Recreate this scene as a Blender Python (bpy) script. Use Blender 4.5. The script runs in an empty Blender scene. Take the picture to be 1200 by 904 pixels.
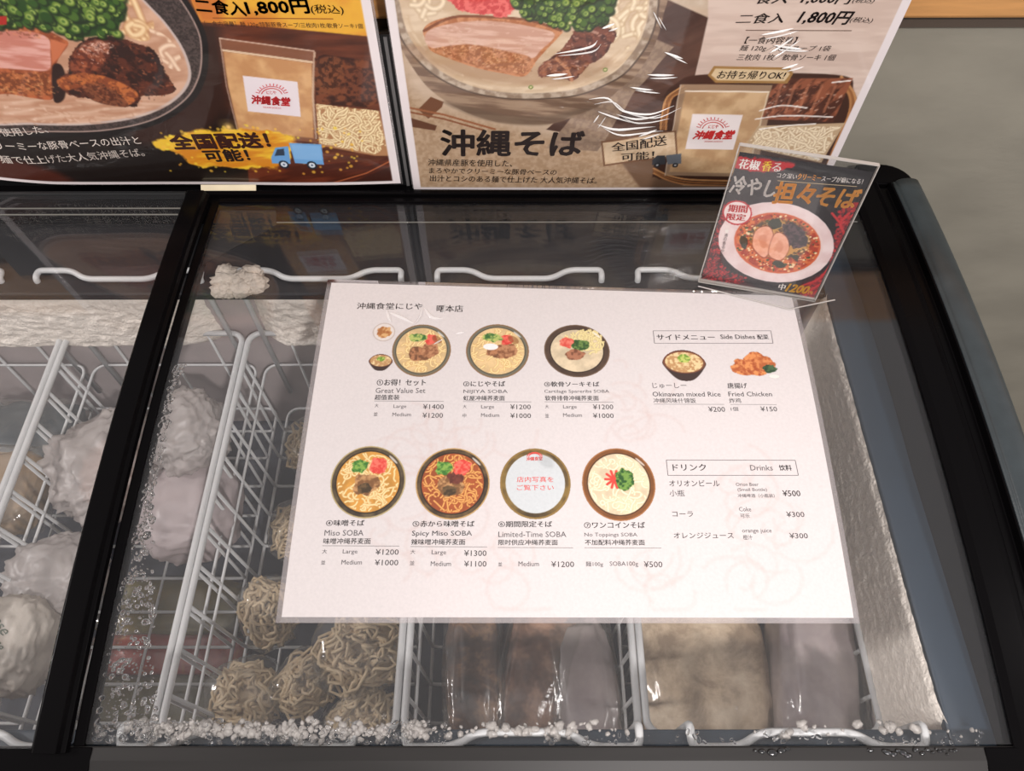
import bpy, math, random
import numpy as np
from mathutils import Matrix, Vector, noise as mnoise

random.seed(7)
SC = bpy.context.scene
COL = SC.collection
MM = 0.001
# ------------------------------------------------------------------ camera (millimetres, x right, y away, z up)
CAM = dict(f=885.36, C=np.array([172.68, -152.17, 568.34]), pitch=1.0136, yaw=0.0033, roll=-0.0037)
def _axes():
    p, y, r = CAM['pitch'], CAM['yaw'], CAM['roll']
    fw = np.array([0, math.cos(p), -math.sin(p)]); up = np.array([0, math.sin(p), math.cos(p)]); rt = np.array([1., 0, 0])
    Z = np.array([[math.cos(y), -math.sin(y), 0], [math.sin(y), math.cos(y), 0], [0, 0, 1]])
    fw, up, rt = Z @ fw, Z @ up, Z @ rt
    return math.cos(r) * rt + math.sin(r) * up, -math.sin(r) * rt + math.cos(r) * up, fw
RT, UP, FW = _axes()
cam = bpy.data.cameras.new('camera'); cam.sensor_width = 36; cam.lens = CAM['f'] / 1200 * 36; cam.clip_start = 0.01; cam.clip_end = 50
camo = bpy.data.objects.new('camera', cam); COL.objects.link(camo)
M = Matrix.Identity(4)
for i in range(3):
    M[i][0] = RT[i]; M[i][1] = UP[i]; M[i][2] = -FW[i]; M[i][3] = CAM['C'][i] * MM
camo.matrix_world = M
SC.camera = camo
# ------------------------------------------------------------------ world, lamps, exposure
W = bpy.data.worlds.new('world'); SC.world = W; W.use_nodes = True
W.node_tree.nodes['Background'].inputs[0].default_value = (1.0, 0.945, 0.93, 1)
W.node_tree.nodes['Background'].inputs[1].default_value = 0.50
SC.view_settings.view_transform = 'Standard'; SC.view_settings.look = 'None'
SC.view_settings.exposure = 0.4; SC.view_settings.gamma = 1.0; SC.view_settings.use_curve_mapping = False
def lamp(kind, name, loc, target, power, col=(1, .945, .925), size=.1, cone=60, blend=.5):
    l = bpy.data.lights.new(name, kind); l.energy = power; l.color = col
    if kind == 'AREA': l.shape = 'DISK'; l.size = size
    if kind == 'SPOT': l.spot_size = math.radians(cone); l.spot_blend = blend; l.shadow_soft_size = size
    if kind == 'POINT': l.shadow_soft_size = size
    o = bpy.data.objects.new(name, l); COL.objects.link(o)
    o.location = Vector(loc) * MM
    o.rotation_euler = (Vector(target) - Vector(loc)).to_track_quat('-Z', 'Y').to_euler()
    return o
lamp('AREA', 'disc_lamp', (-2500, -100, 1900), (100, 150, 0), 34, size=.5)  # side lamp added out of view to light the freezer's inner walls
lamp('AREA', 'disc_lamp', (2300, -100, 1900), (200, 150, 0), 10, size=.5)  # second added side lamp, for the interior from the right
lamp('AREA', 'disc_lamp', (830, -1370, 1800), (200, 250, 50), 26, size=.12)
lamp('SPOT', 'ceiling_spotlight', (380, -1250, 1780), (360, -60, 0), 60, size=.06, cone=18, blend=1.0)

# ------------------------------------------------------------------ maths of the curved lid
A0, K = 0.1336, 0.0005
def arc(s, h=0.0):
    th = A0 - K * s
    return (math.sin(A0) - math.sin(th)) / K - h * math.sin(th), (math.cos(th) - math.cos(A0)) / K + h * math.cos(th)
def arcv(s, h=0.0):
    th = A0 - K * s
    return (np.sin(A0) - np.sin(th)) / K - h * np.sin(th), (np.cos(th) - np.cos(A0)) / K + h * np.cos(th)
def ray(u, v): return FW + (u - 600) / CAM['f'] * RT - (v - 452) / CAM['f'] * UP
def onz(u, v, z): d = ray(u, v); return CAM['C'] + d * (z - CAM['C'][2]) / d[2]
def ony(u, v, y): d = ray(u, v); return CAM['C'] + d * (y - CAM['C'][1]) / d[1]
def onarc(u, v, h=0.0):
    d = ray(u, v); C = CAM['C']; S = np.linspace(-250, 560, 2000)
    y, z = arcv(S, h); e = (y - C[1]) * d[2] - (z - C[2]) * d[1]
    k = np.where(np.diff(np.sign(e)) != 0)[0][0]; t = e[k] / (e[k] - e[k + 1]); s = S[k] + t * (S[k + 1] - S[k])
    yy, zz = arc(s, h); tt = (zz - C[2]) / d[2]
    return (C + d * tt)[0], s

# ------------------------------------------------------------------ object helpers
def link(o, parent=None):
    COL.objects.link(o)
    if parent is not None: o.parent = parent
    return o
def mesh(name, V, F, mat, parent=None, smooth=False, origin=None, cols=None):
    V = np.asarray(V, dtype=float).reshape(-1, 3)
    og = np.zeros(3) if origin is None else np.asarray(origin, float)
    me = bpy.data.meshes.new(name)
    V = (V - og) * MM
    if isinstance(F, np.ndarray):
        n = len(F); me.vertices.add(len(V)); me.vertices.foreach_set('co', V.ravel())
        me.loops.add(n * 4); me.loops.foreach_set('vertex_index', F.ravel().astype(np.int32))
        me.polygons.add(n); me.polygons.foreach_set('loop_start', np.arange(0, n * 4, 4, dtype=np.int32)); me.polygons.foreach_set('loop_total', np.full(n, 4, dtype=np.int32))
        me.update(calc_edges=True)
    else:
        me.from_pydata(V.tolist(), [], F); me.update()
    if smooth: me.polygons.foreach_set('use_smooth', [True] * len(me.polygons))
    if cols is not None:
        ca = me.color_attributes.new('paint', 'FLOAT_COLOR', 'POINT')
        c4 = np.ones((len(V), 4)); c4[:, 3] = 0; c4[:, :cols.shape[1]] = cols; ca.data.foreach_set('color', c4.ravel())
    me.materials.append(mat)
    o = bpy.data.objects.new(name, me); link(o, parent)
    if origin is not None and parent is None: o.location = Vector(og) * MM
    return o
def empty(name, loc, label, cat, group=None):
    o = bpy.data.objects.new(name, None); o.empty_display_size = .02; COL.objects.link(o); o.location = Vector(loc) * MM
    return tag(o, label, cat, group)
def tag(o, label=None, cat=None, group=None, kind=None):
    if label: o['label'] = label
    if cat: o['category'] = cat
    if group: o['group'] = group
    if kind: o['kind'] = kind
    return o
class MB:
    def __init__(s): s.V = []; s.F = []
    def add(s, V, F):
        b = len(s.V); s.V += [tuple(map(float, v)) for v in V]; s.F += [tuple(i + b for i in f) for f in F]
    def box(s, a, b):
        x0, y0, z0 = a; x1, y1, z1 = b
        s.add([(x0,y0,z0),(x1,y0,z0),(x1,y1,z0),(x0,y1,z0),(x0,y0,z1),(x1,y0,z1),(x1,y1,z1),(x0,y1,z1)],
              [(0,3,2,1),(4,5,6,7),(0,1,5,4),(1,2,6,5),(2,3,7,6),(3,0,4,7)])
    def tube(s, pts, r, n=8, closed=False, rs=None):
        P = [Vector(p) for p in pts]; N = len(P); V = []; F = []
        up = None
        for i in range(N):
            if closed: t = P[(i+1) % N] - P[i-1]
            else: t = P[min(i+1, N-1)] - P[max(i-1, 0)]
            t.normalize()
            if up is None:
                up = Vector((0, 0, 1)) if abs(t.z) < .9 else Vector((1, 0, 0))
            u = up - t * up.dot(t); u.normalize(); up = u; w = t.cross(u)
            rr = rs[i] if rs else r
            for k in range(n):
                a = 2 * math.pi * k / n; V.append(P[i] + (u * math.cos(a) + w * math.sin(a)) * rr)
        for i in range(N if closed else N - 1):
            j = (i + 1) % N
            for k in range(n):
                F.append((i*n+k, i*n+(k+1) % n, j*n+(k+1) % n, j*n+k))
        if not closed: F.append(tuple(range(n-1, -1, -1))); F.append(tuple((N-1)*n+k for k in range(n)))
        s.add(V, F)
    def sweep(s, prof, s0, s1, n=24, map_=None):
        # closed profile [(x,h)] carried along the curved lid from s0 to s1
        m = len(prof); V = []; F = []
        for i in range(n + 1):
            t = s0 + (s1 - s0) * i / n
            for x, h in prof:
                y, z = arc(t, h); V.append((x, y, z))
        for i in range(n):
            for k in range(m): F.append((i*m+k, (i+1)*m+k, (i+1)*m+(k+1) % m, i*m+(k+1) % m))
        F.append(tuple(range(m))); F.append(tuple(n*m+k for k in range(m-1, -1, -1)))
        s.add(V, F)
    def bar(s, x0, x1, s0, s1, h0, h1, n=1):
        s.sweep([(x0, h0), (x1, h0), (x1, h1), (x0, h1)], s0, s1, n)
    def build(s, name, mat, parent=None, smooth=False, origin=None):
        return mesh(name, s.V, s.F, mat, parent, smooth, origin)
def bevel(o, w, seg=2):
    m = o.modifiers.new('bevel', 'BEVEL'); m.width = w * MM; m.segments = seg; m.limit_method = 'ANGLE'; m.angle_limit = math.radians(40)
    return o
def lin(c):
    c = np.asarray(c, float) / 255.0
    return np.where(c <= .04045, c / 12.92, ((c + .055) / 1.055) ** 2.4)

# ------------------------------------------------------------------ materials
def mat(name, rgb=(128, 128, 128), rough=.5, metal=0, spec=.5, coat=0, coat_rough=.05, var=0, vscale=40, bump=0, bscale=200, alpha=1, trans=0, ior=1.5, stretch=(1, 1, 1), sss=0):
    m = bpy.data.materials.new(name); m.use_nodes = True; nt = m.node_tree; n = nt.nodes; l = nt.links
    b = n['Principled BSDF']; c = lin(rgb)
    b.inputs['Base Color'].default_value = (*c, 1); b.inputs['Roughness'].default_value = rough; b.inputs['Metallic'].default_value = metal
    b.inputs['Specular IOR Level'].default_value = spec; b.inputs['Coat Weight'].default_value = coat; b.inputs['Coat Roughness'].default_value = coat_rough
    b.inputs['Alpha'].default_value = alpha; b.inputs['Transmission Weight'].default_value = trans; b.inputs['IOR'].default_value = ior
    if sss: b.inputs['Subsurface Weight'].default_value = sss; b.inputs['Subsurface Radius'].default_value = (.01, .01, .01); b.inputs['Subsurface Scale'].default_value = .3
    tc = n.new('ShaderNodeTexCoord'); mp = n.new('ShaderNodeMapping'); mp.inputs['Scale'].default_value = stretch; l.new(tc.outputs['Object'], mp.inputs[0])
    if var:
        t = n.new('ShaderNodeTexNoise'); t.inputs['Scale'].default_value = vscale; t.inputs['Detail'].default_value = 6; l.new(mp.outputs[0], t.inputs['Vector'])
        r = n.new('ShaderNodeMapRange'); r.inputs['From Min'].default_value = .3; r.inputs['From Max'].default_value = .7; r.inputs['To Min'].default_value = 1 - var; r.inputs['To Max'].default_value = 1 + var
        l.new(t.outputs[0], r.inputs[0])
        mx = n.new('ShaderNodeVectorMath'); mx.operation = 'SCALE'; mx.inputs[0].default_value = c; l.new(r.outputs[0], mx.inputs['Scale']); l.new(mx.outputs[0], b.inputs['Base Color'])
    if bump:
        t = n.new('ShaderNodeTexNoise'); t.inputs['Scale'].default_value = bscale; t.inputs['Detail'].default_value = 5; l.new(mp.outputs[0], t.inputs['Vector'])
        bp = n.new('ShaderNodeBump'); bp.inputs['Strength'].default_value = bump; bp.inputs['Distance'].default_value = .002; l.new(t.outputs[0], bp.inputs['Height']); l.new(bp.outputs[0], b.inputs['Normal'])
    return m
def painted(name, rough=.4, coat=0., bump=0., bscale=150, speck=0., crinkle=False):
    m = mat(name, rough=rough, coat=coat, coat_rough=.04, bump=bump, bscale=bscale); nt = m.node_tree; b = nt.nodes['Principled BSDF']
    a = nt.nodes.new('ShaderNodeAttribute'); a.attribute_name = 'paint'
    out = a.outputs['Color']
    if crinkle:   # the laminate is puckered where the mask says so
        tc = nt.nodes.new('ShaderNodeTexCoord'); t = nt.nodes.new('ShaderNodeTexNoise'); t.inputs['Scale'].default_value = 34; t.inputs['Detail'].default_value = 3; t.inputs['Distortion'].default_value = .8
        mp = nt.nodes.new('ShaderNodeMapping'); mp.inputs['Scale'].default_value = (.6, 1, 1.5); nt.links.new(tc.outputs['Object'], mp.inputs[0]); nt.links.new(mp.outputs[0], t.inputs['Vector'])
        mu = nt.nodes.new('ShaderNodeMath'); mu.operation = 'MULTIPLY'; nt.links.new(t.outputs[0], mu.inputs[0]); nt.links.new(a.outputs['Alpha'], mu.inputs[1])
        bp = nt.nodes.new('ShaderNodeBump'); bp.inputs['Strength'].default_value = 1; bp.inputs['Distance'].default_value = .0022; nt.links.new(mu.outputs[0], bp.inputs['Height']); nt.links.new(bp.outputs[0], b.inputs['Coat Normal'])
    if speck:
        t = nt.nodes.new('ShaderNodeTexNoise'); t.inputs['Scale'].default_value = 450; t.inputs['Detail'].default_value = 3
        tc = nt.nodes.new('ShaderNodeTexCoord'); nt.links.new(tc.outputs['Object'], t.inputs['Vector'])
        r = nt.nodes.new('ShaderNodeMapRange'); r.inputs['From Min'].default_value = .3; r.inputs['From Max'].default_value = .7; r.inputs['To Min'].default_value = 1 - speck; r.inputs['To Max'].default_value = 1 + speck * .4
        nt.links.new(t.outputs[0], r.inputs[0])
        v = nt.nodes.new('ShaderNodeVectorMath'); v.operation = 'SCALE'; nt.links.new(out, v.inputs[0]); nt.links.new(r.outputs[0], v.inputs['Scale']); out = v.outputs[0]
    nt.links.new(out, b.inputs['Base Color'])
    return m
def sheer(name, tint=(255, 255, 255), body=(230, 230, 235), haze=.06, refl=1.0, rough=.0, bump=0., bscale=60, hz_noise=0.):
    # thin clear pane or film: straight-through light, mirror reflection by Fresnel, a little milky haze of its own
    m = bpy.data.materials.new(name); m.use_nodes = True; nt = m.node_tree; n = nt.nodes; l = nt.links
    n.remove(n['Principled BSDF']); out = n['Material Output']
    tr = n.new('ShaderNodeBsdfTransparent'); tr.inputs[0].default_value = (*lin(tint), 1)
    gl = n.new('ShaderNodeBsdfGlossy'); gl.inputs['Roughness'].default_value = rough; gl.inputs[0].default_value = (refl, refl, refl, 1)
    df = n.new('ShaderNodeBsdfDiffuse'); df.inputs[0].default_value = (*lin(body), 1)
    g = n.new('ShaderNodeNewGeometry'); mr = n.new('ShaderNodeMapRange'); mr.inputs['To Min'].default_value = 1.5; mr.inputs['To Max'].default_value = 1 / 1.5
    l.new(g.outputs['Backfacing'], mr.inputs[0]); fr = n.new('ShaderNodeFresnel'); l.new(mr.outputs[0], fr.inputs[0])
    m1 = n.new('ShaderNodeMixShader'); m1.inputs[0].default_value = haze; l.new(tr.outputs[0], m1.inputs[1]); l.new(df.outputs[0], m1.inputs[2])
    m2 = n.new('ShaderNodeMixShader'); l.new(fr.outputs[0], m2.inputs[0]); l.new(m1.outputs[0], m2.inputs[1]); l.new(gl.outputs[0], m2.inputs[2]); l.new(m2.outputs[0], out.inputs[0])
    tc = n.new('ShaderNodeTexCoord')
    if bump:
        t = n.new('ShaderNodeTexNoise'); t.inputs['Scale'].default_value = bscale; t.inputs['Detail'].default_value = 4; l.new(tc.outputs['Object'], t.inputs['Vector'])
        bp = n.new('ShaderNodeBump'); bp.inputs['Strength'].default_value = bump; bp.inputs['Distance'].default_value = .003; l.new(t.outputs[0], bp.inputs['Height'])
        l.new(bp.outputs[0], gl.inputs['Normal']); l.new(bp.outputs[0], fr.inputs['Normal'])
    if hz_noise:
        t = n.new('ShaderNodeTexNoise'); t.inputs['Scale'].default_value = bscale * .5; t.inputs['Detail'].default_value = 5; l.new(tc.outputs['Object'], t.inputs['Vector'])
        r = n.new('ShaderNodeMapRange'); r.inputs['From Min'].default_value = .35; r.inputs['From Max'].default_value = .65; r.inputs['To Min'].default_value = haze - hz_noise; r.inputs['To Max'].default_value = haze + hz_noise
        l.new(t.outputs[0], r.inputs[0]); l.new(r.outputs[0], m1.inputs[0])
    return m
M_black = mat('black_gloss_plastic', (8, 7, 8), .22, spec=.05, bump=.02, bscale=30)
M_satin = mat('black_satin_plastic', (30, 31, 32), .38, bump=.05, bscale=500)
M_matte = mat('black_matte', (10, 10, 11), .7)
M_ridge = mat('dark_satin_ridge', (50, 57, 60), .3, var=.12, vscale=60, bump=.05, bscale=400)
M_front = mat('grey_front_trim', (34, 32, 31), .45, spec=.3, var=.15, vscale=8, stretch=(1, 8, 1))
M_glass = sheer('lid_glass', (253, 253, 253), (205, 205, 210), haze=.011, refl=.72)
M_film = sheer('clear_laminate_film', (250, 248, 248), (235, 228, 228), haze=.22)
M_acryl = sheer('clear_acrylic', (252, 252, 252), (230, 230, 230), haze=.008, refl=.55)
M_pack = sheer('clear_bag_film', (253, 253, 252), (225, 222, 215), haze=.07, rough=.12, bump=.6, bscale=45, hz_noise=.05)
M_white_bag = mat('thin_white_bag', (196, 188, 184), .35, alpha=.6, bump=1, bscale=60, var=.08, vscale=30)
M_wire = mat('white_coated_wire', (205, 206, 206), .38, var=.05, vscale=50)
M_liner = mat('blue_grey_liner', (40, 54, 68), .42, var=.10, vscale=20)
M_wall_in = mat('pale_inner_wall', (190, 178, 176), .6, var=.12, vscale=14)
M_floor_in = mat('freezer_floor', (70, 72, 80), .7, var=.2, vscale=15)
M_frost = mat('frost', (252, 243, 232), 1.0, spec=.08, var=.06, vscale=120, bump=1.0, bscale=330)
M_ice = mat('clump_ice', (196, 190, 184), .2, var=.2, vscale=300, alpha=.7)
M_drop = mat('water_drop', (255, 255, 255), .03, trans=1.0, ior=1.33)
M_wetblack = mat('dark_water_drop', (10, 10, 12), .05, coat=1)
M_plaster = mat('grey_plaster', (146, 141, 128), .75, var=.12, vscale=7, bump=.15, bscale=60, stretch=(1, 1, 2.2))
M_wood = mat('honey_wood', (205, 150, 92), .5, var=.14, vscale=26, stretch=(.5, 6, 6))
M_shadow_gap = mat('shadow_gap_brown', (86, 74, 64), .6)
M_floor = mat('dark_floor', (60, 56, 52), .8, var=.15, vscale=6)
M_paint = painted('printed_sheet_gloss', .4, coat=1.0, bump=.03, bscale=18, crinkle=True)
M_menu = painted('printed_menu_paper', .6, coat=.1, bump=.02, bscale=10, speck=.05)
M_board = mat('black_board', (15, 15, 17), .5)
M_strip = mat('grey_edge_strip', (112, 110, 110), .35)
M_card = mat('cream_card_stock', (214, 200, 170), .7, var=.05, vscale=60)
M_noodle = mat('frozen_noodle', (214, 192, 158), .55, var=.12, vscale=90, bump=.2, bscale=400)
M_crease0 = mat('laminate_crease_glint', (250, 246, 244), .08, alpha=.45, coat=1)  # white colour carries the glint on the menu film's creases
M_seal = mat('pale_seal', (120, 118, 112), .5)
_inks = {}
def ink(rgb, rough=.5):
    if rgb not in _inks: _inks[rgb] = mat('ink_%02x%02x%02x' % rgb, rgb, rough, coat=.3)
    return _inks[rgb]

# ------------------------------------------------------------------ numpy painter for the flat prints
def vnoise(U, V, scale, seed, oct=4):
    out = np.zeros_like(U); amp = 1; tot = 0
    for o in range(oct):
        rg = np.random.default_rng(seed * 17 + o); G = rg.random((64, 64))
        x = U / scale * 2 ** o; y = V / scale * 2 ** o
        xi = np.floor(x).astype(int); yi = np.floor(y).astype(int); fx = x - xi; fy = y - yi
        fx = fx * fx * (3 - 2 * fx); fy = fy * fy * (3 - 2 * fy)
        a = G[xi % 64, yi % 64]; b = G[(xi+1) % 64, yi % 64]; c = G[xi % 64, (yi+1) % 64]; d = G[(xi+1) % 64, (yi+1) % 64]
        out += amp * ((a * (1-fx) + b * fx) * (1-fy) + (c * (1-fx) + d * fx) * fy); tot += amp; amp *= .5
    return out / tot
def smooth_poly(P, n=8, closed=True):
    P = np.asarray(P, float); N = len(P); out = []
    rng_ = range(N) if closed else range(N - 1)
    for i in rng_:
        if closed: a, b, c, d = P[i-1], P[i], P[(i+1) % N], P[(i+2) % N]
        else: a, b, c, d = P[max(i-1, 0)], P[i], P[i+1], P[min(i+2, N-1)]
        for k in range(n):
            t = k / n
            out.append(.5 * ((2*b) + (-a+c)*t + (2*a-5*b+4*c-d)*t*t + (-a+3*b-3*c+d)*t**3))
    if not closed: out.append(P[-1])
    return np.array(out)
class Paint:
    def __init__(s, x0, x1, y0, y1, res, base, T=None):
        s.nx = int((x1-x0)/res)+1; s.ny = int((y1-y0)/res)+1; s.res = res
        s.x = np.linspace(x0, x1, s.nx); s.y = np.linspace(y0, y1, s.ny)
        s.U, s.V = np.meshgrid(s.x, s.y); s.c = np.zeros((s.ny, s.nx, 3)) + np.asarray(base, float); s.wr = np.zeros((s.ny, s.nx, 1))
        s.T = T or (lambda p: np.asarray(p, float))
    def sub(s, P, pad):
        lo = P.min(0) - pad; hi = P.max(0) + pad
        i0, i1 = np.searchsorted(s.x, [lo[0], hi[0]]); j0, j1 = np.searchsorted(s.y, [lo[1], hi[1]])
        return slice(max(j0-1, 0), j1+1), slice(max(i0-1, 0), i1+1)
    def put(s, sl, m, col):
        col = np.asarray(col, float)
        if m.size: s.c[sl] = s.c[sl] * (1 - m[..., None]) + (col if col.ndim > 1 else col[None, None]) * m[..., None]
    def _in(s, P, sl, soft):
        U = s.U[sl]; V = s.V[sl]; ins = np.zeros(U.shape, bool); D = np.full(U.shape, 1e9)
        for i in range(len(P)):
            a, b = P[i-1], P[i]
            if a[1] != b[1]:
                c = ((a[1] > V) != (b[1] > V)) & (U < (b[0]-a[0]) * (V-a[1]) / (b[1]-a[1]) + a[0]); ins ^= c
            e = b - a; L = e @ e + 1e-9; t = np.clip(((U-a[0])*e[0] + (V-a[1])*e[1]) / L, 0, 1)
            D = np.minimum(D, (U-a[0]-t*e[0])**2 + (V-a[1]-t*e[1])**2)
        sd = np.sqrt(D) * np.where(ins, 1, -1)
        return np.clip(sd / soft + .5, 0, 1), sd
    def poly(s, P, col, soft=.7, al=1, smooth=False, n1=None, rough=0, seed=3, clip=None):
        P = s.T(P)
        if smooth: P = smooth_poly(P)
        sl = s.sub(P, rough + soft + 1)
        if 0 in s.U[sl].shape: return
        m, sd = s._in(P, sl, soft)
        if rough: m = np.clip((sd + (vnoise(s.U[sl], s.V[sl], rough*1.6, seed) - .5) * 2 * rough) / soft + .5, 0, 1)
        if clip is not None: m = m * clip[sl]
        col = np.asarray(col, float)
        if n1:   # (colour2, scale, sharpness, stretch-angle, stretch)
            c2, sc, sh = n1[:3]; ang = n1[3] if len(n1) > 3 else 0; st = n1[4] if len(n1) > 4 else 1
            U = s.U[sl]; V = s.V[sl]; A = U*math.cos(ang)+V*math.sin(ang); B = -U*math.sin(ang)+V*math.cos(ang)
            k = np.clip((vnoise(A/st, B, sc, seed) - .5) * sh + .5, 0, 1)[..., None]
            col = col * (1-k) + np.asarray(c2, float) * k
        s.put(sl, m*al, col)
        return sl, sd
    def mask(s, P, smooth=True, soft=1.0):
        P = s.T(P)
        if smooth: P = smooth_poly(P)
        m = np.zeros(s.U.shape); sl = s.sub(P, 2); m[sl] = s._in(P, sl, soft)[0]; return m
    def ell(s, c, rx, ry, col, soft=.5, al=1, rot=0, mm=False, n1=None, seed=3, clip=None):
        a = np.linspace(0, 2*math.pi, 40, endpoint=False)
        P = np.stack([c[0] + rx*np.cos(a)*math.cos(rot) - ry*np.sin(a)*math.sin(rot), c[1] + rx*np.cos(a)*math.sin(rot) + ry*np.sin(a)*math.cos(rot)], 1)
        T = s.T
        if mm: s.T = lambda p: np.asarray(p, float)
        s.poly(P, col, soft, al, n1=n1, seed=seed, clip=clip); s.T = T
    def disc(s, c, r, col, al=1, soft=.5, clip=None):      # millimetres
        P = np.array([[c[0]-r, c[1]-r], [c[0]+r, c[1]+r]]); sl = s.sub(P, 1)
        d = np.hypot(s.U[sl]-c[0], s.V[sl]-c[1]); m = np.clip((r-d)/soft+.5, 0, 1) * al
        if clip is not None: m = m * clip[sl]
        s.put(sl, m, col)
    def stroke(s, P, w, col, al=1, soft=.6, mm=False, clip=None, smooth=False):
        P = np.asarray(P, float) if mm else s.T(P)
        if smooth: P = smooth_poly(P, 5, False)
        sl = s.sub(P, w+1)
        U = s.U[sl]; V = s.V[sl]
        if U.size == 0: return
        D = np.full(U.shape, 1e9)
        for i in range(len(P)-1):
            a, b = P[i], P[i+1]; e = b-a; L = e @ e + 1e-9; t = np.clip(((U-a[0])*e[0]+(V-a[1])*e[1])/L, 0, 1)
            D = np.minimum(D, (U-a[0]-t*e[0])**2+(V-a[1]-t*e[1])**2)
        m = np.clip((w/2-np.sqrt(D))/soft+.5, 0, 1)*al
        if clip is not None: m = m*clip[sl]
        s.put(sl, m, col)
    def noodles(s, clip, n, w, hi, lo, seed=1, L=6, step=6, curl=1.2, box=None):
        rg = np.random.default_rng(seed); J, I = np.where(clip > .5)
        if len(J) == 0: return
        for k in range(n):
            q = rg.integers(len(J)); x, y = s.x[I[q]], s.y[J[q]]; a = rg.random()*6.28; c = rg.normal()*curl
            P = []
            for _ in range(L):
                P.append((x, y)); x += math.cos(a)*step; y += math.sin(a)*step; a += c + rg.normal()*.25
            P = smooth_poly(np.array(P), 3, False)
            s.stroke(P, w*1.5, lo, .7, mm=True, clip=clip, soft=w*.5); s.stroke(P, w, hi, .95, mm=True, clip=clip, soft=w*.5)
            s.stroke(P, w*.35, np.minimum(np.asarray(hi)+18, 255), .8, mm=True, clip=clip, soft=w*.4)
    def sparkle(s, P, n, r, cols, seed=1, smooth=True, al=.8):
        mk = s.mask(P, smooth); rg = np.random.default_rng(seed); J, I = np.where(mk > .5)
        if len(J) == 0: return
        for k in range(n):
            q = rg.integers(len(J)); x, y = s.x[I[q]], s.y[J[q]]; a = rg.random()*3.14; l = r*(.5+rg.random()*2)
            s.stroke([(x, y), (x+math.cos(a)*l, y+math.sin(a)*l*.6)], r*(.4+rg.random()*.6), cols[rg.integers(len(cols))], al, mm=True, clip=mk, soft=r*.8)
    def onions(s, clip, n, r, seed=1, ring=True):
        rg = np.random.default_rng(seed); J, I = np.where(clip > .5)
        for k in range(n):
            q = rg.integers(len(J)); x, y = s.x[I[q]], s.y[J[q]]; rr = r*(.5+rg.random()*.6); g = rg.random()
            base = np.array([40, 76, 26])*(1-g)+np.array([122, 150, 58])*g
            s.disc((x+rr*.2, y-rr*.35), rr*1.2, (20, 38, 14), .8, rr*.5); s.disc((x, y), rr, base, 1, rr*.4)
            if ring and g > .45: s.disc((x+rr*.1, y), rr*.62, (176, 190, 104), .85, rr*.3); s.disc((x, y), rr*.34, (75, 115, 40), .9, rr*.3)
    def build(s, name, mapf, material, parent=None, wh=None):
        X, Y, Z = mapf(s.U.ravel(), s.V.ravel())
        i = np.arange(s.nx*s.ny).reshape(s.ny, s.nx)
        F = np.stack([i[:-1, :-1], i[:-1, 1:], i[1:, 1:], i[1:, :-1]], -1).reshape(-1, 4)
        if wh is not None:
            keep = wh(s.U, s.V); f = keep[:-1, :-1] & keep[:-1, 1:] & keep[1:, 1:] & keep[1:, :-1]; F = F[f.ravel()]
            used = np.unique(F); re = -np.ones(s.nx*s.ny, int); re[used] = np.arange(len(used)); F = re[F]
            X, Y, Z = X[used], Y[used], Z[used]; c = s.c.reshape(-1, 3)[used]; wr = s.wr.reshape(-1, 1)[used]
        else: c = s.c.reshape(-1, 3); wr = s.wr.reshape(-1, 1)
        return mesh(name, np.stack([X, Y, Z], 1), F, material, parent, True, cols=np.concatenate([lin(np.clip(c, 0, 255)), wr], 1))

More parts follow.
